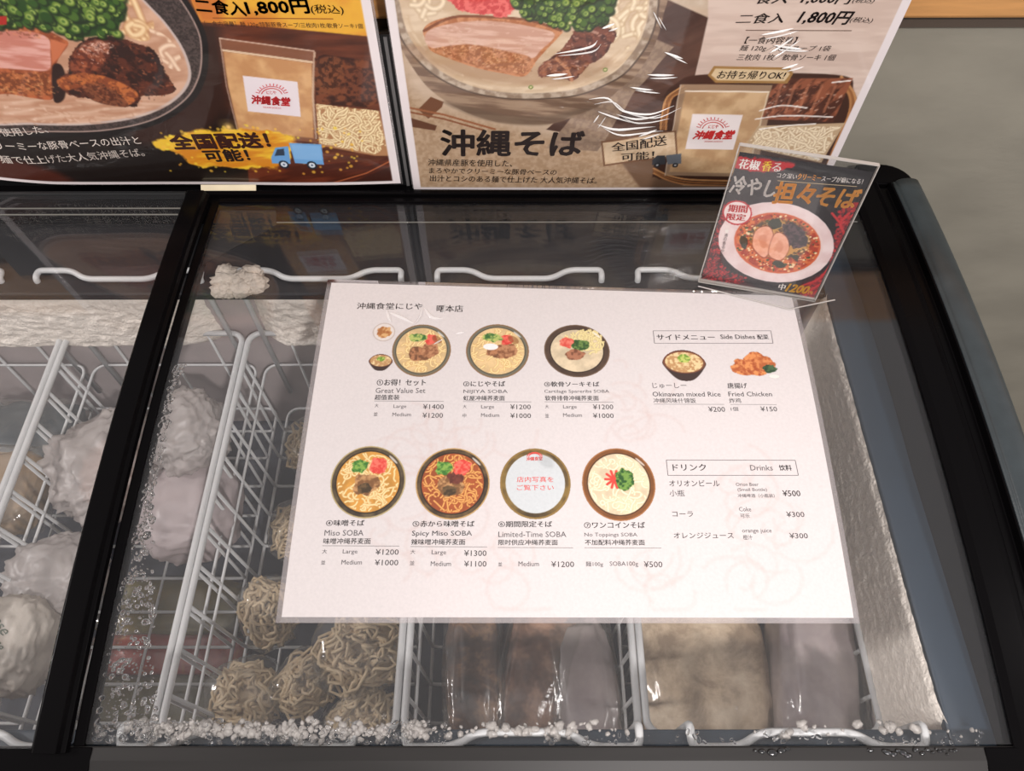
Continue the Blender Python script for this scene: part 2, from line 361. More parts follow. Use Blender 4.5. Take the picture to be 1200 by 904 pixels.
# ------------------------------------------------------------------ lettering
class Letters:
    """flat printed words, laid on a sheet whose millimetre coordinates come from T (reference points) and mapf (to space)"""
    def __init__(s, T): s.T = T; s.parts = {}; s.k = 0; s.mark = None
    def put(s, body, p0, p1, top, rgb, bold=0, shear=0, full=False, T=None):
        # p0,p1 ends of the base line, top the point above p0 at full height
        T = T or s.T
        P = T([p0, p1, top]); ex = P[1]-P[0]; W_ = math.hypot(*ex); ex = ex/W_; ey = np.array([-ex[1], ex[0]]); H = abs((P[2]-P[0]) @ ey)
        c = bpy.data.curves.new('t', 'FONT'); c.body = body; c.resolution_u = 2; c.shear = shear; c.fill_mode = 'BOTH'
        o = bpy.data.objects.new('t', c); COL.objects.link(o); me = o.to_mesh()
        n = len(me.vertices)
        if n:
            co = np.empty(n*3); me.vertices.foreach_get('co', co); co = co.reshape(-1, 3)[:, :2]
            lo = co.min(0); hi = co.max(0); k = (co-lo)/np.maximum(hi-lo, 1e-6)
            q = P[0] + k[:, :1]*W_*ex + k[:, 1:]*H*ey
            fs = [tuple(p.vertices) for p in me.polygons]
            V, F = s.slot('printed_text', rgb)
            d = bold*H*1.0
            offs = [(0, 0)] if d < .04 else ([(-d, 0), (d, 0)] if d < .35 else [(d*math.cos(a), d*math.sin(a)) for a in np.linspace(0, 6.283, 9)[:-1]])
            for dx, dy_ in offs:
                b = len(V); V += (q+dx*ex+dy_*ey).tolist(); F += [tuple(i+b for i in f) for f in fs]
        o.to_mesh_clear(); bpy.data.objects.remove(o); bpy.data.curves.remove(c)
    def slot(s, kind, rgb):
        s.k += 1
        return s.parts.setdefault((s.mark or kind, rgb, 0 if s.mark else s.k), ([], []))
    def line(s, a, b_, w, rgb):
        P = s.T([a, b_]); e = P[1]-P[0]; e /= np.hypot(*e); n = np.array([-e[1], e[0]])*w/2
        N = 6; pts = [P[0]+(P[1]-P[0])*i/N for i in range(N+1)]
        V, F = s.slot('printed_rule', rgb); b = len(V)
        for p in pts: V += [(p-n).tolist(), (p+n).tolist()]
        for i in range(N): F.append((b+2*i, b+2*i+2, b+2*i+3, b+2*i+1))
    def build(s, mapf, parent, name='printed_text'):
        for (name, rgb, _), (V, F) in s.parts.items():
            V = np.array(V); X, Y, Z = mapf(V[:, 0], V[:, 1])
            # keep every face looking the same way
            F2 = []
            for f in F:
                a = sum(V[f[i-1]][0]*V[f[i]][1]-V[f[i]][0]*V[f[i-1]][1] for i in range(len(f))); F2.append(f if a > 0 else f[::-1])
            mesh(name, np.stack([X, Y, Z], 1), F2, ink(rgb), parent)

# ================================================================== SETTING
m = MB(); m.box((-2500, 482, -860), (3500, 520, 171)); w = m.build('wall_back', M_plaster); tag(w, kind='structure')
m = MB(); m.box((-2500, 478, 163), (3500, 520, 176)); w = m.build('shadow_band', M_shadow_gap); tag(w, kind='structure')  # brown strip stands in for the shade under the wood ledge
m = MB(); m.box((-2500, 470, 176), (3500, 900, 300)); w = bevel(m.build('trim_2', M_wood), 3); tag(w, kind='structure')
m = MB(); m.box((-2500, -2500, -880), (3500, 520, -860)); w = m.build('floor', M_floor); tag(w, kind='structure')

# ================================================================== FREEZER
FZ = empty('chest_freezer', (0, 180, -860), 'black framed chest freezer with a curved glass top, full of white wire baskets', 'freezer')
def part(mb, name, mt, smooth=False, parent=FZ):
    o = mb.build(name, mt, None, smooth); o.parent = parent
    if parent is not None: o.matrix_parent_inverse = Matrix.Translation(-parent.location)
    return o
XL = -900.0
# side rail on the right: stepped profile carried along the curve
m = MB(); m.sweep([(521, -14), (521, 2), (527, 4), (545, 4), (548, 6.5), (551, 3), (553, -2), (562, -2), (563.5, 5), (565, 5), (565, -46), (521, -46)], -112, 441, 40)
bevel(part(m, 'side_rail', M_black), .8)
prof = [(566, -46), (566, 5)] + [(568 + 24*(1-math.cos(a))/1.0*.5 - 0, 5 + 5*math.sin(a)) for a in np.linspace(0, math.pi, 12)][:-1] + [(592, 0), (592, -46)]
m = MB(); m.sweep(prof, -112, 441, 40); part(m, 'outer_ridge', M_ridge, True)
# corner block, rounded
m = MB()
pts = [(-60, 0)] ; top = []
R_ = 30
outline = [(536, 442), (592, 442)] + [(592-R_+R_*math.cos(a), 470-R_+R_*math.sin(a)+2) for a in np.linspace(0, math.pi/2, 8)] + [(536, 472)]
zt = 15; V = [(x, y, zt-3) for x, y in outline] + [(x, y, -46) for x, y in outline]; n_ = len(outline)
m.add(V, [tuple(range(n_)), tuple(range(2*n_-1, n_-1, -1))] + [(i, i+n_, (i+1) % n_+n_, (i+1) % n_) for i in range(n_)])
bevel(part(m, 'corner_block', M_black), 3, 3)
# rear rail
m = MB(); m.bar(XL, 536, 419, 427, -20, -1.5, 1); m.bar(XL, 536, 427, 433, -20, 2, 1); m.bar(XL, 536, 433, 470, -46, -3, 1)
bevel(part(m, 'rear_rail', M_black), 1.2)
# front trim bar, rounded over the front
prof_f = [(-88, -3), (-88, 1.5), (-97, 2.2), (-108, 1), (-118, -3), (-125, -10), (-128, -22), (-128, -60), (-112, -60), (-112, -20), (-95, -16), (-92, -14)]
m = MB(); V = []; F = []
xs = [XL, 592]; mm_ = len(prof_f)
for x in xs:
    for s_, h in prof_f:
        y, z = arc(s_, h); V.append((x, y, z))
F = [(k, (k+1) % mm_, mm_+(k+1) % mm_, mm_+k) for k in range(mm_)] + [tuple(range(mm_-1, -1, -1)), tuple(range(mm_, 2*mm_))]
m.add(V, F); bevel(part(m, 'front_trim', M_front), 1.0)
for a_ in ((500, 592.5), (XL, -121)):
    m = MB(); m.bar(*a_, -126, -88.5, -8, 2.8, 4); bevel(part(m, 'end_cap', M_black), 1.0)
# cabinet
m = MB(); m.box((XL, -118, -850), (590, -100, -60)); m.box((566, -100, -850), (590, 470, -46)); m.box((XL, 452, -850), (566, 470, -30)); m.box((XL, -100, -850), (566, 452, -830))
part(m, 'cabinet', M_satin)
# liner: ledge round the opening, inner walls, floor
YR, YF, XR_, ZL = 331.0, -73.5, 489.0, -32.0
m = MB(); m.box((XR_, YF-16, ZL-10), (566, 452, ZL)); m.box((XL, YF-36, ZL-10), (XR_, YF, ZL))
bevel(part(m, 'liner_ledge', M_liner), 2.5, 3)
m = MB(); m.box((XL, YR, ZL-10.2), (XR_+.5, 452, ZL-.2)); bevel(part(m, 'rear_ledge', mat('shaded_rear_ledge', (16, 17, 21), .5, var=.15, vscale=15)), 2.5, 3)  # shade at the rear put into a darker ledge colour
m = MB(); m.box((XR_+3, YF-5, -640), (XR_+13, 452, ZL-10)); m.box((XL, YR+25, -640), (XR_+3, YR+35, ZL-10)); m.box((XL, YF-15, -640), (XR_+3, YF-4, ZL-10)); m.box((XL, YF, -640), (XL+10, YR+20, ZL-10))
part(m, 'inner_wall', M_wall_in)
m = MB(); m.box((XL, YF-4, -400), (XR_+3, YR+25, -339)); part(m, 'inner_floor', M_floor_in)

def lump(dims, seed, amp=.12, fr=2.0, sub=3, sq=.0, crease=0.):
    import bmesh
    b = bmesh.new(); bmesh.ops.create_icosphere(b, subdivisions=sub, radius=1)
    V = []
    for v in b.verts:
        d = v.co.normalized()
        if sq: p = Vector([math.copysign(abs(c)**(1-sq), c) for c in d])
        else: p = d
        k = 1+amp*mnoise.fractal(d*fr+Vector((seed, seed*.3, 0)), 1, 2, 4)
        if crease: k += crease*(abs(mnoise.noise(d*5+Vector((seed, 0, 2))))-.2)+crease*.6*abs(mnoise.noise(d*11+Vector((0, seed, 2))))+crease*.28*abs(mnoise.noise(Vector((d.x*26, d.y*14, d.z*20+seed))))
        V.append((p.x*dims[0]*k, p.y*dims[1]*k, p.z*dims[2]*k))
    F = [tuple(v.index for v in f.verts) for f in b.faces]; b.free(); return V, F
def place(V, c, rz=0, rx=0, ry=0):
    Mx = Matrix.Rotation(rz, 3, 'Z') @ Matrix.Rotation(ry, 3, 'Y') @ Matrix.Rotation(rx, 3, 'X'); c = Vector(c)
    return [tuple(Mx @ Vector(v)+c) for v in V]
def frost(name, P0, du, dv, nrm, nu, nv, amp, fn, seed, parent=FZ, mt=None):
    # lumpy crust: grid P0 + a*du + b*dv pushed along nrm
    V = []
    for j in range(nv+1):
        for i in range(nu+1):
            a, b = i/nu, j/nv; p = P0 + a*du + b*dv
            q = Vector(p)*.001
            k = mnoise.fractal(q*9+Vector((seed, 0, 0)), 1, 2, 2)*.42 + mnoise.fractal(q*150+Vector((0, seed, 0)), 1, 2, 4)*.20 + .5
            sh = fn(a, b, k); V.append(p + nrm*amp*sh)
    F = [(j*(nu+1)+i, j*(nu+1)+i+1, (j+1)*(nu+1)+i+1, (j+1)*(nu+1)+i) for j in range(nv) for i in range(nu)]
    o = mesh(name, V, F, mt or M_frost, None, True); o.parent = parent
    if parent is not None: o.matrix_parent_inverse = Matrix.Translation(-parent.location)
    tag(o, kind='stuff'); return o
A3 = np.array
def edge(a, b, k):          # thickness fades at the borders so the crust grows out of the wall
    e = min(1, a*16)*min(1, (1-a)*16)*min(1, b*7)*min(1, (1-b)*5); return -0.35+e*(.75+.45*k)
frost('frost_crust', A3([XR_+3, YF-2, -33.]), A3([0, YR-YF+8, 0.]), A3([0, 0, -125.]), A3([-1., 0, .42]), 190, 60, 9, lambda a, b, k: min(1, a*16+.2)*min(1, (1-a)*16+.2)*min(1, .75+b*4)*min(1, (1-b)*5)*(.75+.5*k)-.1, 3)
frost('frost_crust', A3([-122., YR+26, -40.]), A3([612., 0, 0]), A3([0, -1, -120.]), A3([0, -1., .1]), 220, 60, 26, lambda a, b, k: edge(a, b, k) if not (a < .02) else edge(a, b, k), 8)
frost('frost_crust', A3([XL, YR+26, -40.]), A3([-140.-XL, 0, 0]), A3([0, -1, -120.]), A3([0, -1., .1]), 190, 60, 26, edge, 13)
# frosty lump that swallows the left hook in the corner
m = MB()
for k_ in range(26):
    V_, F_ = lump((7+random.random()*7, 6+random.random()*5, 5+random.random()*4), k_*1.7, .35, 3, 3); m.add(place(V_, (-118+random.random()*34-4*(k_ % 3), YR+4+random.random()*24, -34+random.random()*9)), F_)
o = part(m, 'frost_lump', mat('grey_frost', (212, 200, 186), .7, var=.1, vscale=150, bump=1, bscale=330), True); tag(o, kind='stuff')

# ---------------------------------------------------------------- lids
LR = empty('sliding_lid', (196, 160, 15), 'right glass lid of the freezer, carrying the white menu sheet', 'freezer lid')
LL = empty('sliding_lid', (-520, 160, 22), 'left glass lid with black edge bar, overlapping the right lid', 'freezer lid')
def pane(name, x0, x1, s0, s1, h0, h1, mt, parent, n=40):
    m = MB(); m.bar(x0, x1, s0, s1, h0, h1, n); return part(m, name, mt, True, parent)
def pane_flat(name, x0, x1, s0, s1, h0, h1, mt, parent, n=60):
    # top, underside and edges keep their own vertices so the broad faces shade without distortion
    m = MB()
    for h, flip in ((h0, 1), (h1, 0)):
        V = []; 
        for i in range(n+1):
            y, z = arc(s0+(s1-s0)*i/n, h); V += [(x0, y, z), (x1, y, z)]
        m.add(V, [((2*i, 2*i+2, 2*i+3, 2*i+1) if flip else (2*i, 2*i+1, 2*i+3, 2*i+2)) for i in range(n)])
    for x, flip in ((x0, 0), (x1, 1)):
        V = []
        for i in range(n+1):
            s_ = s0+(s1-s0)*i/n; V += [(x, *arc(s_, h0)), (x, *arc(s_, h1))]
        m.add(V, [((2*i, 2*i+1, 2*i+3, 2*i+2) if flip == 0 else (2*i, 2*i+2, 2*i+3, 2*i+1)) for i in range(n)])
    m.add([(x0, *arc(s0, h0)), (x1, *arc(s0, h0)), (x1, *arc(s0, h1)), (x0, *arc(s0, h1))], [(0, 1, 2, 3)])
    m.add([(x0, *arc(s1, h0)), (x1, *arc(s1, h0)), (x1, *arc(s1, h1)), (x0, *arc(s1, h1))], [(3, 2, 1, 0)])
    return part(m, name, mt, True, parent)
pane_flat('glass_pane', -127.5, 521, -87, 416, -4, 0, M_glass, LR)
m = MB(); m.bar(-135.5, -127.5, -88, 417, -12, 1.2, 40); bevel(part(m, 'edge_bar', M_black, parent=LR), .6)
m = MB(); m.bar(-127, 520, 414, 419, -6, 2.5, 1); bevel(part(m, 'rear_strip', M_black, parent=LR), .6)
m = MB()
a_, b_, c_, d_ = onarc(247, 243), onarc(322, 260.5), onarc(237, 307), onarc(322, 243)
def tri(P, h, t=.8):
    V = [(x, *arc(s, h)) for x, s in P] + [(x, *arc(s, h-t)) for x, s in P]; n = len(P)
    return V, [tuple(range(n)), tuple(range(2*n-1, n-1, -1))] + [(i, i+n, (i+1) % n+n, (i+1) % n) for i in range(n)]
m.add(*tri([(-127, c_[1]), b_, d_, (-127, a_[1])], -4.2)); part(m, 'corner_gusset', M_matte, parent=LR)
m = MB(); m.bar(b_[0], 519, 390.5, 391.6, -4.8, -4.1, 1); part(m, 'seal_line', M_seal, parent=LR)
pane_flat('glass_pane', XL+5, -158, -89, 420, 5, 9, M_glass, LL)
m = MB(); m.sweep([(-159, 2), (-159, 10), (-157, 12), (-141, 12), (-139.5, 8), (-137, 6.5), (-136.2, 2)], -92, 421, 40); bevel(part(m, 'edge_bar', M_black, parent=LL), .5)
m = MB(); m.bar(XL+5, -159, 416.5, 420.5, 4, 11, 1); bevel(part(m, 'rear_strip', M_satin, parent=LL), .6)
m = MB(); m.bar(XL+5, -159, 396, 397, 9, 9.8, 1); m.bar(XL+5, -159, 387, 388, 9, 9.8, 1); part(m, 'glass_rib', M_seal, parent=LL)
m = MB(); m.bar(-159, -158.3, -88, 417, 4.5, 9.6, 40); part(m, 'glass_edge', M_seal, parent=LL)

# condensation on the right lid: beads of water along the left edge, ice crumbs along the front
def ico(sub=1):
    import bmesh
    b = bmesh.new(); bmesh.ops.create_icosphere(b, subdivisions=sub, radius=1); V = [tuple(v.co) for v in b.verts]; F = [tuple(v.index for v in f.verts) for f in b.faces]; b.free(); return V, F
ICV, ICF = ico(1); IC2V, IC2F = ico(2)
def blobs(lst, sub=1, seed=0, jag=.0):
    rg = random.Random(seed); m = MB(); BV, BF = (ICV, ICF) if sub == 1 else (IC2V, IC2F)
    for (x, y, z, a, b, c, rot) in lst:
        cr, sr = math.cos(rot), math.sin(rot); V = []
        for v in BV:
            k = 1+(rg.random()-.5)*jag; px, py, pz = v[0]*a*k, v[1]*b*k, v[2]*c*k
            V.append((x+px*cr-py*sr, y+px*sr+py*cr, z+pz))
        m.add(V, BF)
    return m
rg = random.Random(5); L = []
for i in range(760):
    # a wedge that widens towards the front
    s = -84+(rg.random()**1.5)*300; wd = 9+max(0, (90-s))*.22
    x = -126+rg.random()*wd
    y, z = arc(s, -4.6); r = .35+rg.random()**2.4*2.0
    L.append((x, y, z, r*(.8+rg.random()), r*(.6+rg.random()*.6), .6+.5*r*.5, rg.random()*3.1))
for i in range(300):
    s = -86+rg.random()**2*16; x = -100+rg.random()*230
    if rg.random() < .35: x = 190+rg.random()*315; s = -86+rg.random()**2*7
    y, z = arc(s, -4.6); r = .4+rg.random()**2*1.7; L.append((x, y, z, r*1.3, r*.8, .7, rg.random()*3.1))
o = part(blobs(L, 2, 4, .12), 'condensation', M_drop, True, LR); tag(o, kind='stuff')
L = []
for i in range(300):
    x = -95+rg.random()*205; s = -78+rg.gauss(0, 1)*3.2+max(0, (-60-x))*.0
    y, z = arc(s, -6); r = .7+rg.random()**2*2.2; L.append((x, y, z-2-rg.random()*3, r*1.3, r, r*.8, rg.random()*3))
for cx, n in ((190, 70), (392, 16), (460, 10), (118, 40), (-70, 90)):
    for i in range(n):
        x = cx+rg.gauss(0, 1)*26; y = -75+rg.gauss(0, 1)*2.6; r = .8+rg.random()**2*2.4; L.append((x, y, -25.5+rg.random()*2, r*1.3, r, r, rg.random()*3))
o = part(blobs(L, 2, 9, .55), 'ice_crumbs', M_ice, True, LR); tag(o, kind='stuff')
L = []
for px, py, r in [(905, 882, 6), (893, 881, 4), (916, 880, 5), (923, 878, 3.4), (885, 880, 2.5), (1020, 879.5, 3.5), (1040, 882, 4.5), (1047, 884, 4), (1052, 880, 3), (1058, 882, 4.5), (1064, 886, 4.4), (1073, 879, 3.6), (1081, 883, 3.3), (1087, 879, 3), (1093, 882, 2.2), (1097, 878, 2), (1101, 881, 2.5), (1106, 880, 2.4), (1110, 884, 1.8), (1114, 880, 2.2), (1119, 880, 3), (1036, 880, 2.6)]:
    x, s = onarc(px, py, 2); y, z = arc(s, 2.3); L.append((x, y, z, r*.62, r*.42, .7, rg.random()*.6-.3))
o = part(blobs(L, 2, 2, .25), 'water_drops', M_wetblack, True, FZ); tag(o, kind='stuff')

# ---------------------------------------------------------------- wire baskets
PITCH = 205.0; BX0 = 179.0; BY0, BY1 = -66.0, 350.0; ZR, ZB = -125.0, -288.0
def rloop(x0, x1, y0, y1, z, r, n=6):
    P = []
    for cx, cy, a0 in ((x1-r, y1-r, 0), (x0+r, y1-r, 90), (x0+r, y0+r, 180), (x1-r, y0+r, 270)):
        for k in range(n+1): a = math.radians(a0+90*k/n); P.append((cx+r*math.cos(a), cy+r*math.sin(a), z))
    return P
def fillet(P, r, n=5):
    P = [Vector(p) for p in P]; out = [P[0]]
    for i in range(1, len(P)-1):
        a = (P[i-1]-P[i]); b = (P[i+1]-P[i]); rr = min(r, a.length*.45, b.length*.45); A = P[i]+a.normalized()*rr; B = P[i]+b.normalized()*rr
        for k in range(n+1):
            t = k/n; out.append(A*(1-t)**2+P[i]*2*t*(1-t)+B*t*t)
    out.append(P[-1]); return out
hw = 99.0
def make_basket(label):
    b = empty('wire_basket', (0, 142, ZB), label, 'basket', None)
    O = (0, 142, ZB)
    def bp(mb, name):
        o = mb.build(name, M_wire, b, True, origin=O); o.location = (0, 0, 0); return o
    m = MB(); m.tube(rloop(-hw, hw, BY0, BY1, ZR, 14), 3.4, 8, True); bp(m, 'rim')
    m = MB(); m.tube(rloop(-hw+2, hw-2, BY0+2, BY1-2, ZR-62, 14), 1.6, 6, True); bp(m, 'side_ring')
    m = MB(); m.tube(rloop(-hw+4, hw-4, BY0+4, BY1-4, ZB, 14), 2.0, 6, True); bp(m, 'base_ring')
    for e in (1, -1):
        yi = BY1-2 if e > 0 else BY0-5; yo = 358.5 if e > 0 else -86.3; yc = 347.0 if e > 0 else -76.5
        P = [(-84, yi, ZB+40 if e > 0 else ZR), (-84, yi, -27), (-84, yo, -27), (-50, yo, -27), (-33, yc, -27), (33, yc, -27), (50, yo, -27), (84, yo, -27), (84, yi, -27), (84, yi, ZB+40 if e > 0 else ZR)]
        if e < 0: P[1] = (-84, yi, -24); P[8] = (84, yi, -24)
        m = MB(); m.tube(fillet(P, 9), 3.1, 8); bp(m, 'handle')
    first = None
    for k in range(11):
        y = 312.0-38.5*k
        if y < BY0+10: break
        if first is None:
            m = MB(); m.tube(fillet([(-hw, y, ZR), (-hw+4, y, ZB), (hw-4, y, ZB), (hw, y, ZR)], 8, 4), 1.9, 6); first = bp(m, 'cross_wire'); y00 = y
        else:
            o = first.copy(); COL.objects.link(o); o.parent = b; o.location = (0, (y-y00)*MM, 0)
    first = None
    for k in range(3):
        x = -57+57*k
        if first is None:
            m = MB(); m.tube(fillet([(x, BY0, ZR), (x, BY0+4, ZB), (x, BY1-4, ZB), (x, BY1, ZR)], 8, 4), 1.7, 6); first = bp(m, 'long_wire')
        else:
            o = first.copy(); COL.objects.link(o); o.parent = b; o.location = (57*k*MM, 0, 0)
    return b
def copy_tree(o, parent=None):
    c = o.copy(); COL.objects.link(c)
    if parent is not None: c.parent = parent
    for ch in list(o.children): copy_tree(ch, c)
    return c
B0 = make_basket('white wire basket with noodle bags, second from the right frame of the freezer' )
BASK = {}
for n, lab in ((-3, 'leftmost white wire basket, only its right edge in view under the left lid'),
               (-2, 'white wire basket under the left lid and the lid divider, holding white plastic bags'),
               (-1, 'white wire basket holding clear bags of frozen noodles, left of the meat basket'),
               (0, 'white wire basket holding the dark brown packs of meat'),
               (1, 'rightmost white wire basket, against the frosted wall, holding beige soup packs')):
    b = B0 if n == -3 else copy_tree(B0)
    b['label'] = lab; b['group'] = 'wire baskets hanging in the freezer'; b.location.x = (BX0+n*PITCH)*MM; BASK[n] = b

# ---------------------------------------------------------------- frozen goods
def bag(name, c, dims, seed, mt, label, cat, group=None, rz=0, rx=0, amp=.14, crease=.16, knot=None, sub=5):
    V, F = lump(dims, seed, amp*.7, 2.2, sub, .25, crease); V = place(V, c, rz, rx)
    o = mesh(name, V, F, mt, None, True, origin=c); tag(o, label, cat, group)
    return o
def noodle_nest(dims, seed, strands=27, r=1.75):
    m = MB(); rg_ = np.random.default_rng(seed)
    for k in range(strands):
        ph = rg_.random(6)*6.28; R1 = .12+.88*rg_.random()**.8; lay = (rg_.random()-.3)*1.1+.25*(1-R1); P = []
        for i in range(44):
            t = i/43*6.28*1.25
            rad = R1*(1+.16*math.sin(5*t+ph[0])+.12*math.sin(9*t+ph[1])); x = math.cos(t+ph[2])*rad+.10*math.sin(7*t+ph[3]); y = math.sin(t+ph[2])*rad+.10*math.cos(6*t+ph[4])
            z = lay*(1-.55*rad*rad)+.22*math.sin(4*t+ph[5]); P.append((x*dims[0], y*dims[1], z*dims[2]))
        m.tube(P, r, 6)
    return m
nest_me = None
nid = 0
def noodle_portion(c, dims, seed, label, rz=0, rx=0, film=1.16):
    e = empty('noodle_bag', c, label, 'frozen noodles', 'clear bags of frozen noodles'); e.rotation_euler = (rx, 0, rz)
    n = noodle_nest(dims, seed).build('noodles', M_noodle, e, True)
    V, F = lump((dims[0]*.85, dims[1]*.85, dims[2]*.3), seed, .1, 2, 3, .2, .05)
    mesh('frozen_core', V, F, M_noodle, e, True)
    V, F = lump((dims[0]*film, dims[1]*film, dims[2]*1.35), seed+4, .06, 2.0, 4, .3, .04)
    mesh('clear_bag', V, F, M_pack, e, True)
    return e
noodle_portion((-86, 66, -236), (24, 32, 26), 2, 'small clear bag of noodles beside the basket rail, upper one near the menu corner', .3, .5)
noodle_portion((-96, -16, -243), (32, 32, 22), 3, 'clear bag of noodles at the lower left, against the basket rail', .4, .2)
noodle_portion((-36, -4, -238), (30, 26, 22), 4, 'clear bag of noodles in the middle of the front of its basket', 1.0, .1)
noodle_portion((20, 22, -212), (40, 36, 24), 5, 'largest clear bag of noodles, just below the bottom edge of the menu', .2, .15)
noodle_portion((22, -42, -235), (34, 26, 20), 6, 'clear bag of noodles at the front right corner of its basket', .9, .1)
noodle_portion((-72, 160, -246), (26, 30, 22), 7, 'clear bag of noodles half hidden by the left edge of the menu', 0, .1)
noodle_portion((-64, 262, -240), (30, 34, 24), 8, 'clear bag of noodles nearest the rear wall, beside the left edge of the menu', .5, .1)
def packmat(name, a, b, sc, c=None, rough=.3):
    m = mat(name, a, rough, coat=.5, bump=.5, bscale=60); nt = m.node_tree; bs = nt.nodes['Principled BSDF']
    tc = nt.nodes.new('ShaderNodeTexCoord'); t = nt.nodes.new('ShaderNodeTexNoise'); t.inputs['Scale'].default_value = sc; t.inputs['Detail'].default_value = 8; t.inputs['Roughness'].default_value = .65; t.inputs['Distortion'].default_value = .25
    r = nt.nodes.new('ShaderNodeValToRGB'); r.color_ramp.elements[0].position = .38; r.color_ramp.elements[1].position = .64
    r.color_ramp.elements[0].color = (*lin(a), 1); r.color_ramp.elements[1].color = (*lin(b), 1)
    if c: e = r.color_ramp.elements.new(.5); e.color = (*lin(c), 1)
    nt.links.new(tc.outputs['Object'], t.inputs['Vector']); nt.links.new(t.outputs[0], r.inputs[0]); nt.links.new(r.outputs[0], bs.inputs['Base Color']); return m
M_meat = packmat('braised_meat', (52, 34, 26), (176, 134, 98), 34, (96, 66, 48))
M_meat2 = packmat('pale_meat', (84, 58, 46), (184, 142, 116), 26, (124, 90, 72))
M_soup = packmat('frozen_soup', (176, 154, 130), (240, 222, 196), 26, (214, 192, 164), .5)
M_lilac = packmat('frosted_pack', (160, 146, 148), (190, 176, 174), 16)
def pack(c, dims, seed, mt, label, group, cat='frozen pack', rz=0, rx=0, ry=0, film=True, name='vacuum_pack'):
    film = name != 'soup_bag' or seed == 22
    e = empty(name, c, label, cat, group); e.rotation_euler = (rx, ry, rz)
    V, F = lump(dims, seed, .13, 2.6, 4, .45, .08); mesh('contents', V, F, mt, e, True)
    if film:
        V, F = lump((dims[0]*1.10, dims[1]*1.08, dims[2]*1.18), seed+9, .08, 3, 4, .55, .08); mesh('film', V, F, M_pack, e, True)
    return e
G = 'vacuum packs of frozen meat'
pack((135, -4, -200), (26, 66, 30), 11, M_meat, 'dark meat pack standing at the left side of the middle basket', G, rz=.05)
pack((192, 8, -205), (34, 78, 26), 12, M_meat2, 'marbled meat pack in the middle, directly below the menu sheet', G, rz=-.25, ry=.2)
pack((238, -10, -212), (32, 66, 28), 13, M_lilac, 'greyish meat pack on the right side of the middle basket', G, rz=.1)
pack((180, -34, -242), (66, 34, 26), 14, M_meat, 'dark meat pack lying across the front, under the others', G)
G = 'bags of frozen soup'
pack((350, -2, -200), (62, 72, 34), 21, M_soup, 'large beige frozen soup bag, widest one in the rightmost basket', G, 'frozen soup', name='soup_bag', rz=.04)
pack((450, -6, -186), (36, 76, 46), 22, M_lilac, 'lilac-grey frozen bag between the beige soup and the frosted wall', G, 'frozen soup', name='soup_bag', rz=-.12)
# bags and packets on the left
M_orange = mat('frozen_chicken', (176, 128, 108), .6, var=.2, vscale=40, bump=.4, bscale=120)
M_yell = packmat('yellow_packet', (140, 120, 62), (150, 138, 78), 14, (120, 110, 70))
M_red = packmat('red_packet', (150, 62, 44), (205, 160, 62), 10, (168, 60, 46))
bag('plastic_bag', (-178, 236, -150), (36, 44, 30), 31, M_white_bag, 'crumpled white plastic bag hanging highest beside the lid divider', 'plastic bag', 'white plastic bags', .4, crease=.24)
bag('plastic_bag', (-176, 168, -200), (50, 54, 42), 32, mat('smooth_white_bag', (176, 164, 164), .4, var=.06, vscale=20), 'smooth round white bag below the crumpled one, by the lid divider', 'plastic bag', 'white plastic bags', .1, crease=.05)
bag('plastic_bag', (-268, 210, -178), (56, 56, 34), 33, M_white_bag, 'thin white bag with pinkish contents under the left lid, left of the divider', 'plastic bag', 'white plastic bags', .5, crease=.24)
bag('frozen_chicken', (-262, 204, -186), (34, 38, 24), 34, M_orange, 'pinkish frozen food showing through the thin white bag', 'frozen food', None, .2, crease=.15)
bag('plastic_bag', (-306, 20, -178), (34, 46, 34), 35, mat('matt_white_bag', (184, 176, 166), .45, var=.08, vscale=25, bump=.9, bscale=60), 'white bag with small black lettering at the lower left', 'plastic bag', 'white plastic bags', .1, crease=.12)
bag('plastic_bag', (-300, 92, -200), (44, 40, 34), 36, M_white_bag, 'pale bag behind the lettered one, under the left lid', 'plastic bag', 'white plastic bags', .3, crease=.14)
bag('plastic_bag', (-352, -20, -196), (24, 44, 34), 37, M_white_bag, 'pale bag at the extreme lower left corner of the view', 'plastic bag', 'white plastic bags', .3, crease=.14)
pack((-395, 190, -205), (46, 46, 24), 41, mat('beige_dumpling', (150, 126, 98), .6, var=.15, vscale=40), 'beige food pack in the leftmost basket', 'packets at the bottom left', 'frozen food', name='food_packet')
pack((-390, 262, -215), (60, 40, 26), 42, mat('dark_blue_packet', (48, 58, 66), .4, var=.3, vscale=18), 'dark blue-grey packet behind the beige one, leftmost basket', 'packets at the bottom left', 'frozen food', name='food_packet')
pack((-220, 92, -315), (78, 34, 18), 43, M_yell, 'yellow-green food packet under the round white bag', 'packets at the bottom left', 'frozen food', name='food_packet')
pack((-215, 40, -318), (80, 24, 18), 44, M_red, 'red and yellow food packet under the basket wires', 'packets at the bottom left', 'frozen food', name='food_packet')
pack((-210, -10, -322), (80, 30, 18), 45, mat('olive_packet', (112, 104, 66), .4, var=.15, vscale=20), 'olive food packet at the bottom, nearest the front', 'packets at the bottom left', 'frozen food', name='food_packet')
